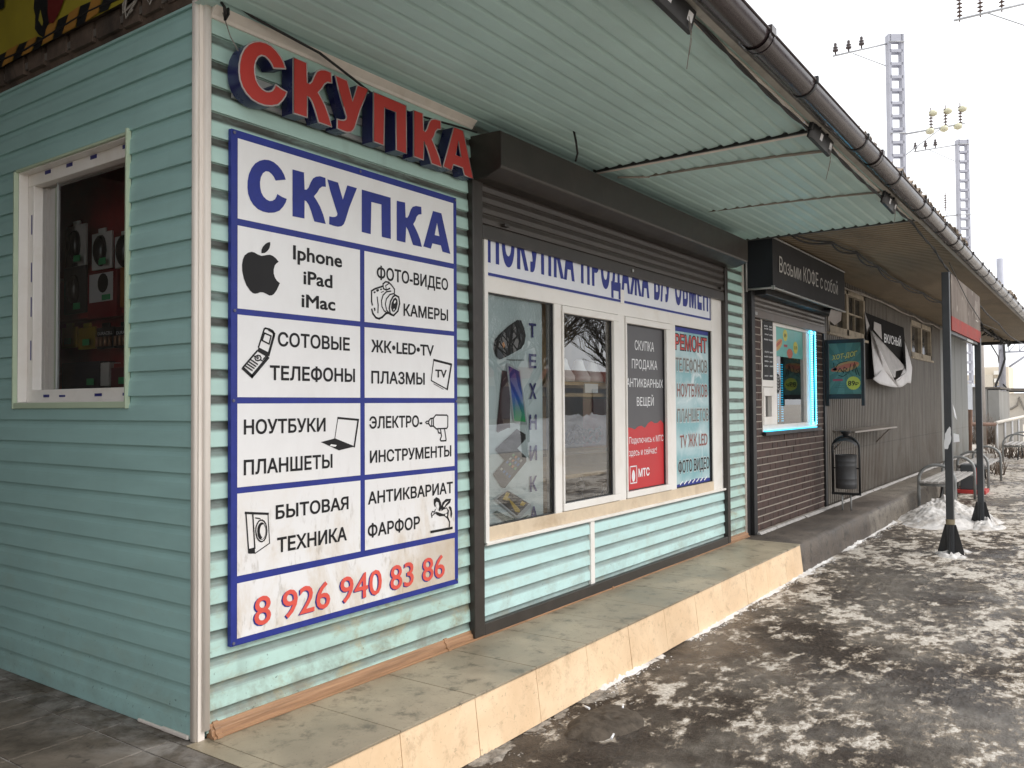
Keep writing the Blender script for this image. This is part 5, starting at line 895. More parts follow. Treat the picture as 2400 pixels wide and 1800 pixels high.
t = MB().box(5.6, 20.6, .03, .06, -.25, 0.02); t.box(8.27, 20.6, .06, .1, 0, 1.95); t.box(10.4, 13.5, .06, .1, 1.9, 2.73); t.box(15.7, 20.6, .06, .1, 1.95, 2.73); t.box(5.6, 20.6, 3.9, 4, -.25, 2.8); t.build('inner_wall', M_dark, cb)
for (a, b, c, d) in (W1, W2):
    t = MB()
    for q in ((a, b, c, c+.09), (a, b, d-.08, d), (a, a+.07, c, d), (b-.07, b, c, d), ((a+b)/2-.05, (a+b)/2+.05, c, d)): t.box(q[0], q[1], -.02, .05, q[2], q[3])
    t.box(a-.04, b+.06, -.05, .0, c-.03, c+.005); wo = t.build('window', M_frame_old, cb, .004)
    t = MB()
    for x0, x1 in ((a+.07, (a+b)/2-.05), ((a+b)/2+.05, b-.07)): t.box((x0+x1)/2-.01, (x0+x1)/2+.01, -.0, .03, c+.09, d-.08); t.box(x0, x1, -.001, .031, (c+d)/2-.01, (c+d)/2+.01)
    if a < 10: t.build('muntin', M_frame_old, wo)
    MB().face([(a+.07, .035, c+.09), (b-.07, .035, c+.09), (b-.07, .035, d-.08), (a+.07, .035, d-.08)]).build('pane', M('dark_pane', (.03, .03, .03), .06, var=.3), wo)
# conduit and cable along wall top and soffit
t = MB(); pts = [(8.25+12.2*k/60, -.05-.01*noise.noise((k*.5, 0, 0)), 2.66-.035*abs(math.sin(k*.35))*abs(math.cos(k*.11))) for k in range(61)]; t.tube(pts, .012, 6); t.tube([(x, y-.02, z-.015+.012*math.sin(x*3)) for x, y, z in pts], .008, 6)
tag(t.build('wall_cable', M('cable_taupe', (.27, .235, .20), .6)), 'sagging bundle of cables along the top of the corrugated wall', 'cable')
t = MB()
for o in (0, .012):
    pts = []; nodes = [(5.6, -.45), (6.2, -.64), (6.9, -.70), (7.95, -.675), (9.4, -.64), (10.7, -.68), (12.0, -.71), (14, -.7), (17, -.7), (20, -.7), (22, -.75)]
    for (xa, ya), (xb, yb) in zip(nodes, nodes[1:]):
        for k in range(8): u = k/8; pts.append((xa+(xb-xa)*u, ya+(yb-ya)*u+o*3*math.sin(math.pi*u), 2.69-o-(.02+.025*o*60*.6)*math.sin(math.pi*u)))
    t.tube(pts, .009, 6)
tag(t.build('soffit_cable', M_cable), 'black cables slung in loops under the beige soffit', 'cable')
t = MB(); random.seed(3)
for k in range(26):
    x = 13.5+k*.32; y = -.75+rnd(-.06, .06); t.tube([(x, y, 2.67), (x+.1, y-.05, 2.60+rnd(-.04, .04)), (x+.22, y+.05, 2.58+rnd(-.05, .05)), (x+.32, -.75, 2.66)], .014, 5)
t.tube([(13.5, -.75, 2.62), (16, -.78, 2.60), (19, -.74, 2.6), (22.3, -.75, 2.6)], .02, 6); tag(t.build('cable_bundle', M_cable), 'messy thick cable bundle under the far end of the canopy', 'cable')
# ======================= hot dog sign =======================
HX = 8.25
hd = thing('hot_dog_sign', 'projecting framed hot dog sign with yellow price disc on the corrugated wall', 'sign')
t = MB()
for q in ((-.455, -.42, 1.165, 1.93), (-.068, -.022, 1.165, 1.93), (-.42, -.068, 1.885, 1.93), (-.42, -.068, 1.245, 1.30)): t.box(HX-.015, HX+.03, q[0], q[1], q[2], q[3])
t.box(HX-.0, HX+.02, -.022, .0, 1.80, 1.84); t.box(HX, HX+.02, -.022, 0, 1.32, 1.36); t.build('frame', M_blk, hd, .003)
FH = lambda d: (lambda a, b: (HX-.008-d, -.069-a, 1.299+b))     # a: 0..0.35 to the right, b: 0..0.588
MB().face([FH(0)(a, b) for a, b in ((0, 0), (.351, 0), (.351, .588), (0, .588))]).build('poster_sheet', M('hd_green', (.060, .135, .105), .4, var=.08), hd)
t = MB()
for k in range(14):
    a0 = 2*math.pi*k/14; a1 = a0+.2; pts = []
    for L, an in ((.02, a0), (.02, a1), (.42, a1), (.42, a0)): pts.append((min(.351, max(0, .175+L*math.cos(an))), min(.588, max(0, .30+L*math.sin(an)))))
    poly(t, pts, FH(.0006))
t.build('sunburst', M('hd_green_pale', (.085, .18, .14), .4), hd)
M_hdy = flat('hd_yellow', (.50, .40, .10)); M_hdk = flat('hd_outline', (.02, .03, .025))
def slant(d): return lambda a, b: FH(d)(a, b+.16*(a-.03))
text('ХОТ-ДОГ', (.028, .318, .385, .455), slant(.0012), M_hdk, hd, .07, .15); text('ХОТ-ДОГ', (.032, .314, .39, .45), slant(.002), M_hdy, hd, .035, .15)
t = MB(); poly(t, ell(.19, .315, .145, .055, .22), FH(.0012)); t.build('picture', M('hd_bun', (.42, .20, .06), .5), hd); t = MB(); poly(t, ell(.18, .318, .15, .026, .25), FH(.0020)); poly(t, ell(.055, .285, .035, .022, .3), FH(.002)); t.build('picture', M_saus, hd)
t = MB(); FG = FH(.0028)
for p in ([(.05, .36), (.06, .29), (.10, .345), (.12, .36), (.2, .375)], [(.09, .25), (.12, .30), (.16, .25), (.13, .27)], [(.16, .24), (.165, .31), (.20, .29), (.17, .265), (.215, .24)], [(.22, .25), (.24, .34)], [(.26, .26), (.275, .34), (.3, .22)], [(.10, .22), (.15, .20), (.2, .235)], [(.28, .36), (.33, .21)]): stroke(t, p, .007, FG)
t.build('graffiti', M_ink, hd)
t = MB(); n = 36; poly(t, [(.265+(.078 if k % 2 else .073)*math.cos(2*math.pi*k/n), .125+(.078 if k % 2 else .073)*math.sin(2*math.pi*k/n)) for k in range(n)], FH(.0012)); t.build('price_disc', M('hd_disc', (.50, .46, .05), .45), hd)
text('89', (.205, .282, .095, .155), FH(.002), M_ink, hd, .02); text('Р', (.288, .322, .097, .135), FH(.002), M_ink, hd, .02)
t = MB(); stroke(t, [(.283, .107), (.306, .107)], .005, FH(.0022)); t.build('lettering', M_ink, hd)
t = MB(); poly(t, [(.04, .152), (.15, .152), (.15, .175), (.04, .175)], FH(.0012)); t.build('price_tag', M_tag, hd)
for z, s, a0 in ((.122, 'сосиска', .10), (.098, 'с соусом', .08), (.074, 'на выбор', .06)): text(s, (a0, .165, z, z+.012), FH(.0012), M_hdk, hd, .0)
# shelf, urn
ms = MB().prismx([(0, .872), (-.285, .866), (-.285, .846), (-.28, .846), (-.278, .86), (0, .866)], 8.5, 10.9); ms.tube([(8.55, 0, .62), (8.55, -.24, .86)], .01, 6); ms.tube([(10.8, 0, .62), (10.8, -.24, .86)], .01, 6)
tag(ms.build('wall_shelf', M('shelf_metal', (.22, .19, .165), .45, var=.15, grime=.3)), 'thin metal shelf fixed to the corrugated wall behind the urn', 'shelf')
ur = thing('litter_bin', 'black swing litter bin in an arched frame on the concrete ledge', 'bin')
UX = 8.0; yc = -.297; hw = .143
t = MB(); path = [(UX, yc+hw, .185)]+[(UX, yc+hw*math.cos(math.pi*k/14), .70+.125*math.sin(math.pi*k/14)) for k in range(15)]+[(UX, yc-hw, .185)]; t.tube(path, .013, 8); t.box(UX-.013, UX+.013, yc-hw-.013, yc+hw+.013, .172, .198); t.build('arch_frame', M_blk, ur)
M_bin = M('bin_grey', (.050, .050, .052), .5, var=.2, vs=6, grime=.3)
t = MB().lathe((UX, yc, .245), [(.108, 0), (.112, .004), (.112, .045), (.114, .05), (.112, .055), (.112, .105), (.114, .11), (.112, .115), (.113, .25), (.115, .255), (.113, .26), (.113, .30), (.115, .305), (.113, .31), (.114, .372), (.118, .376), (.110, .376), (.106, .36), (.104, .05)], 28); t.build('bucket', M_bin, ur)
t = MB(); pr = [(UX+.10*s_, yc+.118*math.cos(math.pi*k/12), .728+.082*math.sin(math.pi*k/12)) for s_ in (0,) for k in range(13)]; t.loft([[(UX-.09, y, .70+(z-.70)*.7) for x, y, z in pr], [(UX, y, z) for x, y, z in pr], [(UX+.09, y, .70+(z-.70)*.7) for x, y, z in pr]], False, False, 0, True); t.build('hood', M_bin, ur)
t = MB().lathe((UX, yc, .825), [(.02, 0), (.028, .012), (.058, .05), (.060, .058), (.052, .055), (.02, .02)], 18); t.build('ash_cup', M_blk, ur)
for y in (-.252, -.345): MB().tube([(UX, y, 0), (UX, y, .175)], .009, 8).build('leg', M_galv, ur)
for s_ in (-1, 1): MB().tube([(UX, yc+s_*.112, .47), (UX, yc+s_*.15, .47)], .008, 6).build('pivot', M_blk, ur)
# torn banner
bn = thing('torn_banner', 'torn black banner drooping open to show its white back on the corrugated wall', 'banner')
M_bk = M('banner_backing', (.62, .60, .60), .55, var=.08, vs=3, grime=.3); M_bk2 = M('banner_fold', (.40, .38, .37), .6, var=.2, vs=6)  # second tone is greyer: shade of the inner fold put into its colour
def tri(name, pts, m, off=0):
    b = MB(); c = Vector((0, 0, 0))
    for p in pts: c += Vector(p)/len(pts)
    c.y -= off
    b.v = [tuple(p) for p in pts]+[tuple(c)]; n = len(pts)
    for i in range(n): b.f.append((i, (i+1) % n, n)); b.mi.append(0); b.sm.append(True)
    o = b.build(name, m, bn); md = o.modifiers.new('sub', 'SUBSURF'); md.subdivision_type = 'SIMPLE'; md.levels = md.render_levels = 2; sd2 = o.modifiers.new('sm', 'SMOOTH'); sd2.iterations = 2; sd2.factor = .3; so2 = o.modifiers.new('thick', 'SOLIDIFY'); so2.thickness = .004; return o
MB().face([(p[0], p[1], p[2]) for p in BANNER['blk']]).build('black_face', M('banner_black_cloth', (.014, .013, .013), .8, spec=.08), bn)
tri('hanging_fold', BANNER['A'], M_bk, .02); tri('hanging_fold', BANNER['C'], M_bk, .02); tri('inner_fold', BANNER['B'], M_bk2, -.03); MB().face(BANNER['D']).build('corner_flap', M_bk2, bn); MB().face([(x, y-.006, z) for x, y, z in BANNER['patch']]).build('worn_patch', M_bk2, bn)
bx = BANTXT; text('ВКУСНЫЙ', (bx[0], bx[1], bx[2], bx[3]), lambda a, b: (a, -.05-.004, b), M_wht, bn, .01)
# ======================= canopy posts with box sign =======================
def post(x, y, label, ztop):
    p = thing('canopy_post', label, 'post', 'posts at the edge of the canopy'); h = .033
    MB().box(x-h, x+h, y-h, y+h, -.25, ztop).build('shaft', M('post_dark', (.035, .038, .042), .42, var=.15, grime=.15, gcol=(.09, .085, .08)), p, .004)
    for a in range(4):
        c, s = math.cos(math.pi/2*a), math.sin(math.pi/2*a); q = lambda r, z, w: (x+c*r-s*w, y+s*r+c*w, z)
        MB().prism([q(h, -.25, -.004), q(.112, -.25, -.004), q(.112, -.22, -.004), q(h+.015, .03, -.004), q(h, .03, -.004)], (-s*.008, c*.008, 0)).build('gusset', M_blk, p)
    MB().box(x-.10, x+.10, y-.10, y+.10, -.256, -.244).build('base_plate', M_blk, p)
    return p
p1 = post(7.17, -1.446, 'dark square canopy post nearest the camera with torn paper stuck on it', 2.45); p2 = post(9.42, -1.46, 'dark square canopy post standing in the snow heap behind the nearer post', 1.95)
t = MB()
for k in range(7): t.loft([[(7.17+.034*c+rnd(-.003, .003), -1.446+.034*s, .03+.012*k/2) for c, s in ((1, 1), (-1, 1), (-1, -1), (1, -1))], [(7.17+.036*c, -1.446+.036*s, .045+.012*k/2) for c, s in ((1, 1), (-1, 1), (-1, -1), (1, -1))]], True, False)
t.build('wrapped_tape', M('tape_tan', (.32, .27, .18), .6), p1)
for z, w2, h2, yy in ((.86, .03, .10, 0), (.80, .025, .07, .015), (.92, .02, .05, -.01)):
    pts = [(7.17-.036-.001*rnd(0, 2), -1.446+yy+w2*math.cos(2*math.pi*k/14)*rnd(.7, 1.0), z+h2*math.sin(2*math.pi*k/14)*rnd(.6, 1.0)) for k in range(14)]; o = MB().face(pts).build('paper_scrap', M_wht, p1)
o = MB().face([(7.19, -1.485, .90), (7.20, -1.53, .89), (7.20, -1.535, .82), (7.19, -1.485, .815)]).build('paper_scrap', M_wht, p1); MB().face([(7.19, -1.482, 1.18), (7.2, -1.50, 1.12), (7.2, -1.515, 1.03), (7.195, -1.497, 1.06)]).build('paper_scrap', M_wht, p1)
bs = thing('post_sign', 'faded sign panel with red lower band hung between the two canopy posts', 'sign')
def faded():
    t = NT('faded_panel'); n = t.noise(2.5, 8, .7, .3, t.scale((1, 1, .35))); c = t.mix(t.ramp(n, .3, .7), (.085, .064, .052), (.165, .135, .112)); c = t.mix(t.ramp(t.noise(6, 5, .6), .58, .68), c, (.24, .205, .175)); t.set(col=c, rough=.65, spec=.12); return t.m
MB().box(7.215, 9.47, -1.487, -1.470, 2.03, 2.44).build('faded_panel', faded(), bs); MB().box(7.215, 9.47, -1.488, -1.469, 1.895, 2.03).build('red_band', M('faded_red', (.22, .035, .028), .65, spec=.12, var=.25, vs=5, grime=.3, gcol=(.20, .10, .08)), bs)
MB().box(7.205, 9.47, -1.47, -1.43, 1.865, 1.895).box(7.21, 9.45, -1.468, -1.43, 2.42, 2.45).build('frame_rail', M_blk, bs); MB().box(8.4, 8.9, -1.474, -1.43, 1.86, 1.885).build('bright_clip', M_galv, bs)
t = MB(); 
for sx in (0, 1): stroke(t, [(9.05+.12*sx, 2.35), (9.05+.12*sx, 2.13), (9.12+.12*sx, 2.13)], .014, lambda a, b: (a, -1.4885, b))
t.build('ghost_mark', M('ghost_white', (.55, .50, .45), .5), bs)
t = MB().tube([(7.0, -1.50, 2.52), (8.2, -1.505, 2.28), (9.47, -1.51, 2.12), (12, -1.45, 2.22)], .004, 5); tag(t.build('sign_cable', M_cable), 'thin cable crossing the faded post sign', 'cable')
# ======================= benches =======================
M_tube = M('bench_tube', (.27, .275, .27), .5, metal=.3, var=.2, vs=8, grime=.3); M_slat = M('bench_slat', (.36, .34, .32), .65, var=.15, vs=5, grime=.3, stretch=(1, 6, 6))
def bench(x0, x1, y0, y1, label, seat=.145, top=.375):
    b = thing('park_bench', label, 'bench', 'grey benches along the ledge'); ym = (y0+y1)/2; hw = (y1-y0)/2
    for x in (x0, x1):
        path = [(x, y1, -.25), (x, y1, .15)]+[(x, ym+hw*math.cos(math.pi*k/16), .15+(top-.15)*math.sin(math.pi*k/16)**.85) for k in range(1, 16)]+[(x, y0, .15), (x, y0, -.25)]
        MB().tube(path, .021, 10).build('arm_frame', M_tube, b); MB().tube([(x, y0, seat-.035), (x, y1, seat-.035)], .018, 8).build('crossbar', M_tube, b)
    n = 5
    for k in range(n):
        y = y0+.05+(y1-y0-.10)*k/(n-1); MB().box(x0-.06, x1+.03, y-.032, y+.032, seat-.016, seat+.014).build('seat_slat', M_slat, b, .005)
    MB().tube([(x0+.5, ym, seat-.03), (x0+.2, ym, -.2)], .016, 6).build('brace', M_blk, b); MB().tube([(x1-.5, ym, seat-.03), (x1-.2, ym, -.2)], .016, 6).build('brace', M_blk, b)
bench(10.42, 12.4, -1.06, -.63, 'grey slatted bench with arched arms directly behind the snow heap'); bench(13.95, 15.95, -1.08, -.63, 'grey slatted bench with arched arms beyond the grey bin'); bench(21.6, 23.4, -1.2, -.62, 'snow dusted slatted bench farthest away beside the panel fence', .16, .42)
bi = thing('square_bin', 'dark grey square bin on a red base between the two benches', 'bin')
MB().box(13.25, 13.62, -1.06, -.76, -.19, .20).build('body', M('bin_slate', (.06, .065, .07), .5, var=.15), bi, .008); MB().box(13.18, 13.66, -1.12, -.70, -.25, -.19).build('base', M('bin_red', (.42, .035, .03), .5, var=.15), bi, .006); MB().box(13.243, 13.25, -1.03, -.97, -.1, .16).build('red_stripe', M('bin_red', (.42, .035, .03), .5), bi)
# ======================= catenary masts =======================
def mast(name, label, base, ztop, hw, k, arms, cat='mast', cat_group='railway masts behind the roof'):
    r = thing(name, label, cat, cat_group); d = Vector((.577, -.816, 0)); nrm = Vector((.816, .577, 0)); b = Vector((base[0], base[1], 0))
    q = lambda u, z, v=0.: b+d*u+nrm*v+Vector((0, 0, z))
    cw = .055
    for s in (-1, 1): MB().prism([q(s*hw-cw, -.25, -.14), q(s*hw+cw, -.25, -.14), q(s*hw+cw, -.25, .14), q(s*hw-cw, -.25, .14)], (0, 0, ztop+.25)).build('channel', M_mast, r)
    t = MB(); z = ztop-.15; step = 2*hw*1.02
    while z > 0:
        h = .14 if z > ztop-.2 else .055
        t = MB()
        for v in (-.14, .13): t.prism([q(-hw, z-h, v), q(hw, z-h, v), q(hw, z+h, v), q(-hw, z+h, v)], nrm*.012)
        t.build('batten', M_mast, r); z -= step
    for a in arms:
        t = MB(); pts = [q(u, z) for u, z in a['bar']]; t.tube(pts, .035*a.get('w', 1), 8); t.tube([q(u, z) for u, z in a['brace']], .02, 6); t.tube([q(hw*s, a['bar'][0][1], -.18) for s in (-1.2, 1.2)], .025, 6)
        ao = t.build('bracket_arm', M('arm_steel', (.42, .43, .45), .55, var=.1), r)
        for (u, z, kind) in a['ins']:
            t = MB(); c = q(u, z)
            if kind == 'pin': t.lathe(c, [(.03, 0), (.03, .12), (.10, .14), (.11, .2), (.05, .23), (.09, .26), (.09, .3), (.04, .34), (.06, .37), (.05, .45), (.01, .47)], 12); m = M('insulator_brown', (.06, .045, .045), .3)
            elif kind == 'string': t.tube([c-Vector((0, 0, .05)), c+Vector((0, 0, .9))], .02, 6); [t.lathe(c+Vector((0, 0, .12+.12*j)), [(.03, 0), (.085, .01), (.03, .05)], 10) for j in range(6)]; m = M('insulator_rust', (.10, .06, .05), .4)
            else:
                t.lathe(c, [(.02, -.13), (.13, -.08), (.16, 0), (.13, .08), (.02, .13)], 14); m = M('insulator_glass', (.60, .58, .42), .2)
            t.build('insulator', m, ao)
    return r
a = .00587; U = lambda gx: (gx-1107)*a; Z = lambda gy: 15.23-(gy-215)*a
arm_l = dict(bar=[(U(1060), Z(275)), (U(705), Z(355))], brace=[(U(835), Z(338)), (U(1045), Z(420))], ins=[(U(722), Z(348), 'pin'), (U(808), Z(330), 'pin'), (U(892), Z(306), 'pin')])
arm_r = dict(bar=[(U(1155), Z(870)), (U(1552), Z(800))], brace=[(U(1155), Z(1012)), (U(1395), Z(835))], ins=[(U(1348), Z(733), 'disc'), (U(1444), Z(720), 'disc'), (U(1540), Z(706), 'disc'), (U(1326), Z(850), 'disc'), (U(1418), Z(834), 'disc'), (U(1508), Z(820), 'disc'), (U(1334), Z(850), 'string'), (U(1428), Z(835), 'string'), (U(1524), Z(820), 'string')])
mast('railway_mast', 'pale ladder like railway mast nearest to the roof with arms on both sides', (32.55, 3.65), 15.2, .245, a, [arm_l, arm_r])
a2 = .00807; U2 = lambda gx: (gx-1537)*a2; Z2 = lambda gy: 14.92-(gy-905)*a2
arm_l2 = dict(bar=[(U2(1500), Z2(938)), (U2(1225), Z2(982))], brace=[(U2(1325), Z2(970)), (U2(1490), Z2(1045))], ins=[(U2(1234), Z2(978), 'pin'), (U2(1300), Z2(965), 'pin'), (U2(1364), Z2(958), 'pin')])
arm_b2 = dict(bar=[(U2(1500), Z2(1395)), (U2(1405), Z2(1405))], brace=[(U2(1425), Z2(1402)), (U2(1450), Z2(1360))], ins=[(U2(1422), Z2(1362), 'string')])
mast('railway_mast', 'smaller pale railway mast farther right above the roof edge', (47.49, 3.24), 14.9, .245, a2, [arm_l2, arm_b2])
a3 = .00458; U3 = lambda gx: (gx-2378.5)*a3
mast('railway_mast', 'railway mast outside the right edge whose insulator arm enters the top right corner', (28.5, -2.34), 14.5, .245, a3, [dict(bar=[(U3(2378), 13.56), (U3(1530), 12.65)], brace=[(U3(1745), 12.88), (U3(2378), 11.87)], ins=[(U3(1567), 12.66, 'string'), (U3(1703), 12.80, 'string'), (U3(1845), 12.95, 'string')])])
# aerial fittings on the roof
t = MB().tube([(6.3, .6, 3.4), (6.3, .6, 4.05)], .02, 6); t.tube([(6.1, .7, 3.85), (6.5, .5, 3.9)], .03, 6); t.box(6.25, 6.35, .5, .7, 3.8, 3.92); tag(t.build('roof_bracket', M('rusty_iron', (.16, .09, .06), .8, var=.3)), 'small rusty iron bracket sticking up beyond the gutter', 'bracket')
# ======================= far end =======================
cab = thing('grey_enclosure', 'weathered grey concrete enclosure past the end of the corrugated building', 'enclosure')
M_encl = M('enclosure_grey', (.25, .245, .23), .8, var=.15, vs=1.2, grime=.6, gcol=(.16, .14, .12), stretch=(1, 1, .4))
t = MB()
for k in range(3): t.box(32.0+.02*k, 32.4, .38+.36*k, .38+.36*k+.345, -.25, 1.62+.06*k)
t.box(32.4, 36, .4, 1.4, -.25, 1.6); t.build('panel', M_encl, cab, .01); MB().box(31.96, 36, .34, 1.5, 1.66, 1.72).build('coping', M_conc, cab)
tk = thing('pale_tank', 'pale upright steel duct with elbow beside the corrugated building', 'duct')
MB().tube([(32, 1.55, -.25), (32, 1.55, 3.6)], .16, 14).build('pipe', M('duct_pale', (.58, .60, .64), .5, var=.08), tk); MB().tube([(31.7, 1.75, 2.2), (31.7, 1.45, 2.2), (31.7, 1.40, 2.3)], .07, 10).build('elbow', M('rusty_iron', (.16, .09, .06), .8), tk); MB().box(31.9, 33, 1.2, 2.0, -.25, 1.85).build('base_box', M('duct_pale', (.58, .60, .64), .5), tk)
tag(MB().tube([(27.8, .44, -.25), (27.74, .46, 5.5)], [.085, .06], 10).build('utility_pole', M('pole_pale', (.44, .40, .37), .7, var=.12)), 'plain pale pole between the second post and the grey enclosure', 'pole')
pl = thing('gantry_pole', 'pole with lattice gantry and sagging cables at the right edge', 'pole')
MB().tube([(37.35, .74, -.25), (37.35, .74, 1.4)], .20, 10).build('concrete_base', M('pole_yellowed', (.50, .45, .28), .8, var=.3, vs=4), pl); MB().tube([(37.35, .74, 1.4), (37.35, .74, 7)], .13, 10).build('shaft', M_mast, pl)
t = MB()
for z in (3.2, 3.7): t.tube([(37.35, .7, z), (37.6, -2.4, z)], .03, 6)
for k in range(9): y = .5-.36*k; t.tube([(37.4, y, 3.2), (37.4, y-.0, 3.7)], .018, 5); t.tube([(37.4, y, 3.2), (37.4, y-.36, 3.7)], .015, 5)
t.tube([(37.4, .5, 2.6), (37.5, -.3, 3.2)], .04, 6); t.build('lattice_arm', M_mast, pl)
t = MB(); t.tube([(37.2, .66, 3.6), (37.1, .62, 2.9), (37.15, .8, 2.3), (37.1, .95, 1.9), (37.15, .95, 1.5)], .045, 6); t.tube([(37.2, .7, 1.9), (37.15, .55, 1.7), (37.15, .60, 1.3)], .03, 6); t.build('cable', M_cable, pl)
t = MB().tube([(27.7, .4, 3.4), (31, .3, 2.75), (34, .55, 2.65), (37.3, .8, 3.3)], .02, 6); tag(t.build('overhead_cable', M_cable), 'slack cable sagging between the pale pole and the gantry pole', 'cable')
# old panel fence with rail
fe = thing('panel_fence', 'grey sheet panel fence with rusty pipe rail beside the farthest bench', 'fence')
P0, P1 = Vector((25.75, -.08, 0)), Vector((34.0, -.18, 0))
M_fp = M('fence_panel', (.22, .205, .18), .75, var=.2, vs=1.5, grime=.5, gcol=(.2, .17, .14), stretch=(1, 1, .4))
for k in range(4):
    A = P0.lerp(P1, k/4+.012); B = P0.lerp(P1, (k+1)/4-.012); MB().prism([(A.x, A.y, -.22), (B.x, B.y, -.22), (B.x, B.y, .55), (A.x, A.y, .55)], (0, .03, 0)).build('panel', M_fp, fe); MB().tube([(A.x, A.y-.03, -.25), (A.x, A.y-.03, .62)], .022, 8).build('upright', M('upright_white', (.55, .55, .56), .6), fe)
MB().tube([(25.6, -.10, .60), (34.1, -.2, .66)], .05, 8).build('top_rail', M('pale_rail', (.60, .56, .50), .7, var=.1), fe); MB().tube([(22.9, .9, .62), (25.6, -.08, .56)], .05, 8).build('top_rail', M('rusty_iron', (.16, .09, .06), .8), fe)
tag(MB().tube([(23.05, .27, -.25), (23.05, .23, 1.0)], .055, 8).build('rusty_post', M('rusty_iron', (.16, .09, .06), .8)), 'rusty stump of a post at the end of the flat grey wall', 'post')
for i, (x, y) in enumerate(((24.4, .25), (24.9, .05))):
    tag(MB().tube([(x, y, .58), (x, y, -.05)], .008, 6).tube([(x, y, -.05), (x+.02, y+.05, -.25)], .008, 6).tube([(x, y, -.05), (x+.02, y-.05, -.25)], .008, 6).build('wire_stake', M('rusty_iron', (.16, .09, .06), .8)), ('thin forked wire stake nearer the flat grey wall', 'thin forked wire stake nearer the panel fence')[i], 'stake', 'wire stakes in the far snow')
def scrub(name, label, cx, cy, r, h, n, z0=-.25, m=None):
    t = MB()
    for i in range(n):
        a0 = rnd(0, 2*math.pi); rr = r*math.sqrt(random.random()); p = Vector((cx+rr*math.cos(a0), cy+rr*math.sin(a0), z0)); q = p+Vector((rnd(-.3, .3)*h, rnd(-.3, .3)*h, h*rnd(.4, 1))); mid = p.lerp(q, .5)+Vector((rnd(-.1, .1)*h, rnd(-.1, .1)*h, 0)); t.tube([p, mid, q], [.010, .008, .003], 4)
        if random.random() < .6: t.tube([mid, mid+Vector((rnd(-.25, .25)*h, rnd(-.25, .25)*h, h*.3))], [.007, .002], 4)
    tag(t.build(name, m or M('dry_stems', (.14, .105, .08), .9, var=.3)), label, 'bush')
scrub('dry_bush', 'dry leafless bush in front of the grey enclosure', 31.0, .75, .45, 1.1, 90); scrub('dry_bush', 'tangle of dry stems under the farthest bench', 23.6, -.75, .7, .45, 110); scrub('dry_bush', 'low brown stems in the snow beside the second bench', 17.5, -.55, .5, .4, 60)
lb = thing('long_shed', 'long low beige shed with loose wall cables at the right edge', 'shed'); MB().box(62, 70, -6, 6, -.25, 1.75).build('wall', M('shed_beige', (.50, .46, .40), .85, var=.15, vs=.6, grime=.4, gcol=(.3, .27, .23)), lb)
MB().prism([(61.7, -6.3, 1.75), (61.7, 6.2, 1.95), (61.7, 6.2, 2.15), (61.7, -6.3, 1.9)], (8.6, 0, 0)).build('roof', M_conc, lb); MB().box(61.96, 62.0, 2.6, 3.1, .3, .55).build('vent', M_ink, lb)
t = MB().tube([(61.95, 3.5, .7), (61.9, 3.0, .6), (61.9, 2.4, .75), (61.9, 2.1, .95), (61.9, 2.0, 1.5), (61.9, 1.7, .7), (61.9, .5, .5)], .06, 6); t.build('wall_cable', M_cabw, lb)
ap2 = thing('apartment_block', 'pale apartment block far away beyond the railway', 'building')
M_ap = M('apartment_beige', (.62, .55, .45), .9, var=.06, vs=.1); MB().box(248, 262, 17.8, 25.5, -1, 10.2).build('wall', M_ap, ap2); MB().box(247, 262.5, 21.2, 28, -1, 8.2).build('wing', M('apartment_tan', (.55, .50, .42), .9), ap2)
for z in range(4): MB().box(246.9, 248.2, 18.6, 21.0, 2.2+2*z, 3.2+2*z).build('balcony', M('balcony_white', (.72, .70, .66), .8) if z != 1 else M('balcony_blue', (.35, .38, .48), .8), ap2)
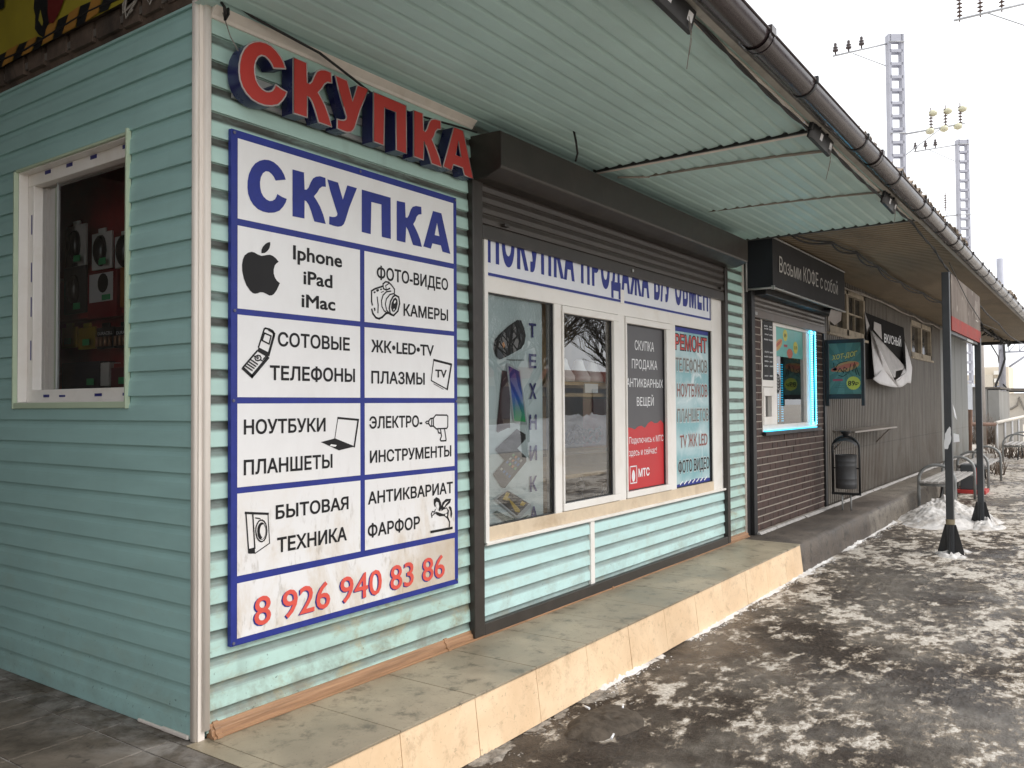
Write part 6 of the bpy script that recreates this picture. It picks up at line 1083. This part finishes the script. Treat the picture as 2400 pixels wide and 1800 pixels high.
# ---- what stands across the path: it is mirrored in the shop window ----
ab2 = thing('apartment_tower', 'pale panel apartment tower mirrored in the left pane of the shop window', 'building'); MB().box(78, 94, -74, -58, -1, 40).build('wall', M('tower_panel', (.40, .39, .38), .9, var=.05, vs=.2), ab2)
t = MB()
for fl in range(12):
    for k in range(7): t.box(78.5+2.2*k, 79.9+2.2*k, -58.05, -57.9, 1.2+2.8*fl, 2.7+2.8*fl)
    for k in range(7): t.box(77.9, 78.05, -73.5+2.2*k, -72.1+2.2*k, 1.2+2.8*fl, 2.7+2.8*fl)
t.build('window', M('tower_glass', (.10, .11, .12), .2), ab2)
pa = thing('roadside_pavilion', 'low pavilion with red fascia across the path mirrored in the shop window', 'building')
MB().box(26, 48, -24, -19, -.25, 2.4).build('wall', M('pavilion_wall', (.38, .33, .27), .8, var=.2, vs=.5), pa); MB().box(25.8, 48.2, -24.2, -18.8, 2.4, 2.9).build('fascia', M('pavilion_red', (.22, .07, .055), .6, var=.2, vs=.6), pa)
t = MB()
for k in range(7): t.box(27+3*k, 29+3*k, -18.99, -18.9, .6, 2.0)
t.build('window', M('tower_glass', (.10, .11, .12), .2), pa)
M_bark = M('dark_bark', (.030, .024, .020), .9, var=.3)
def bare_tree(x, y, h, seed, label):
    rg = random.Random(seed); root = thing('bare_tree', label, 'tree', 'bare trees across the path'); tr = MB(); cr = MB()
    def grow(p, d, L, r, lev):
        if lev > 6 or r < .0035: return
        q = p+d*L; m = p.lerp(q, .5)+Vector((rg.uniform(-1, 1), rg.uniform(-1, 1), 0))*L*.06; (tr if lev < 1 else cr).tube([p, m, q], [r, r*.88, r*.74], (4 if lev > 2 else 6), 0, False)
        for i in range(3 if lev else 4):
            ax = Vector((rg.uniform(-1, 1), rg.uniform(-1, 1), rg.uniform(-.2, .5))).normalized(); nd = (d*rg.uniform(.7, 1.1)+ax*.75+Vector((0, 0, .12))).normalized(); grow(m.lerp(q, rg.uniform(.2, 1)) if i else q, nd, L*rg.uniform(.6, .82), r*.62, lev+1)
    grow(Vector((x, y, -.3)), Vector((rg.uniform(-.05, .05), rg.uniform(-.05, .05), 1)), h*.22, h*.011, 0)
    tr.build('trunk', M_bark, root); cr.build('crown', M_bark, root)
for i, (x, y, h) in enumerate(((17.5, -10.5, 8.5), (20.5, -12.5, 9), (25, -11.5, 9), (30, -13.5, 10), (36, -13, 9.5), (24, -16, 12))): bare_tree(x, y, h, 40+i, 'bare leafless tree across the path mirrored in the shop window')
M_bank = M('snow_bank', (.66, .66, .67), .8, var=.1, grime=.3, gcol=(.35, .33, .31))
tag(heap('snow_bank', M_bank, 26, -13.5, 16, 1.6, 1.0, nr=14, na=60, seed=21), 'long grey snow bank across the path mirrored in the window', 'snow bank')
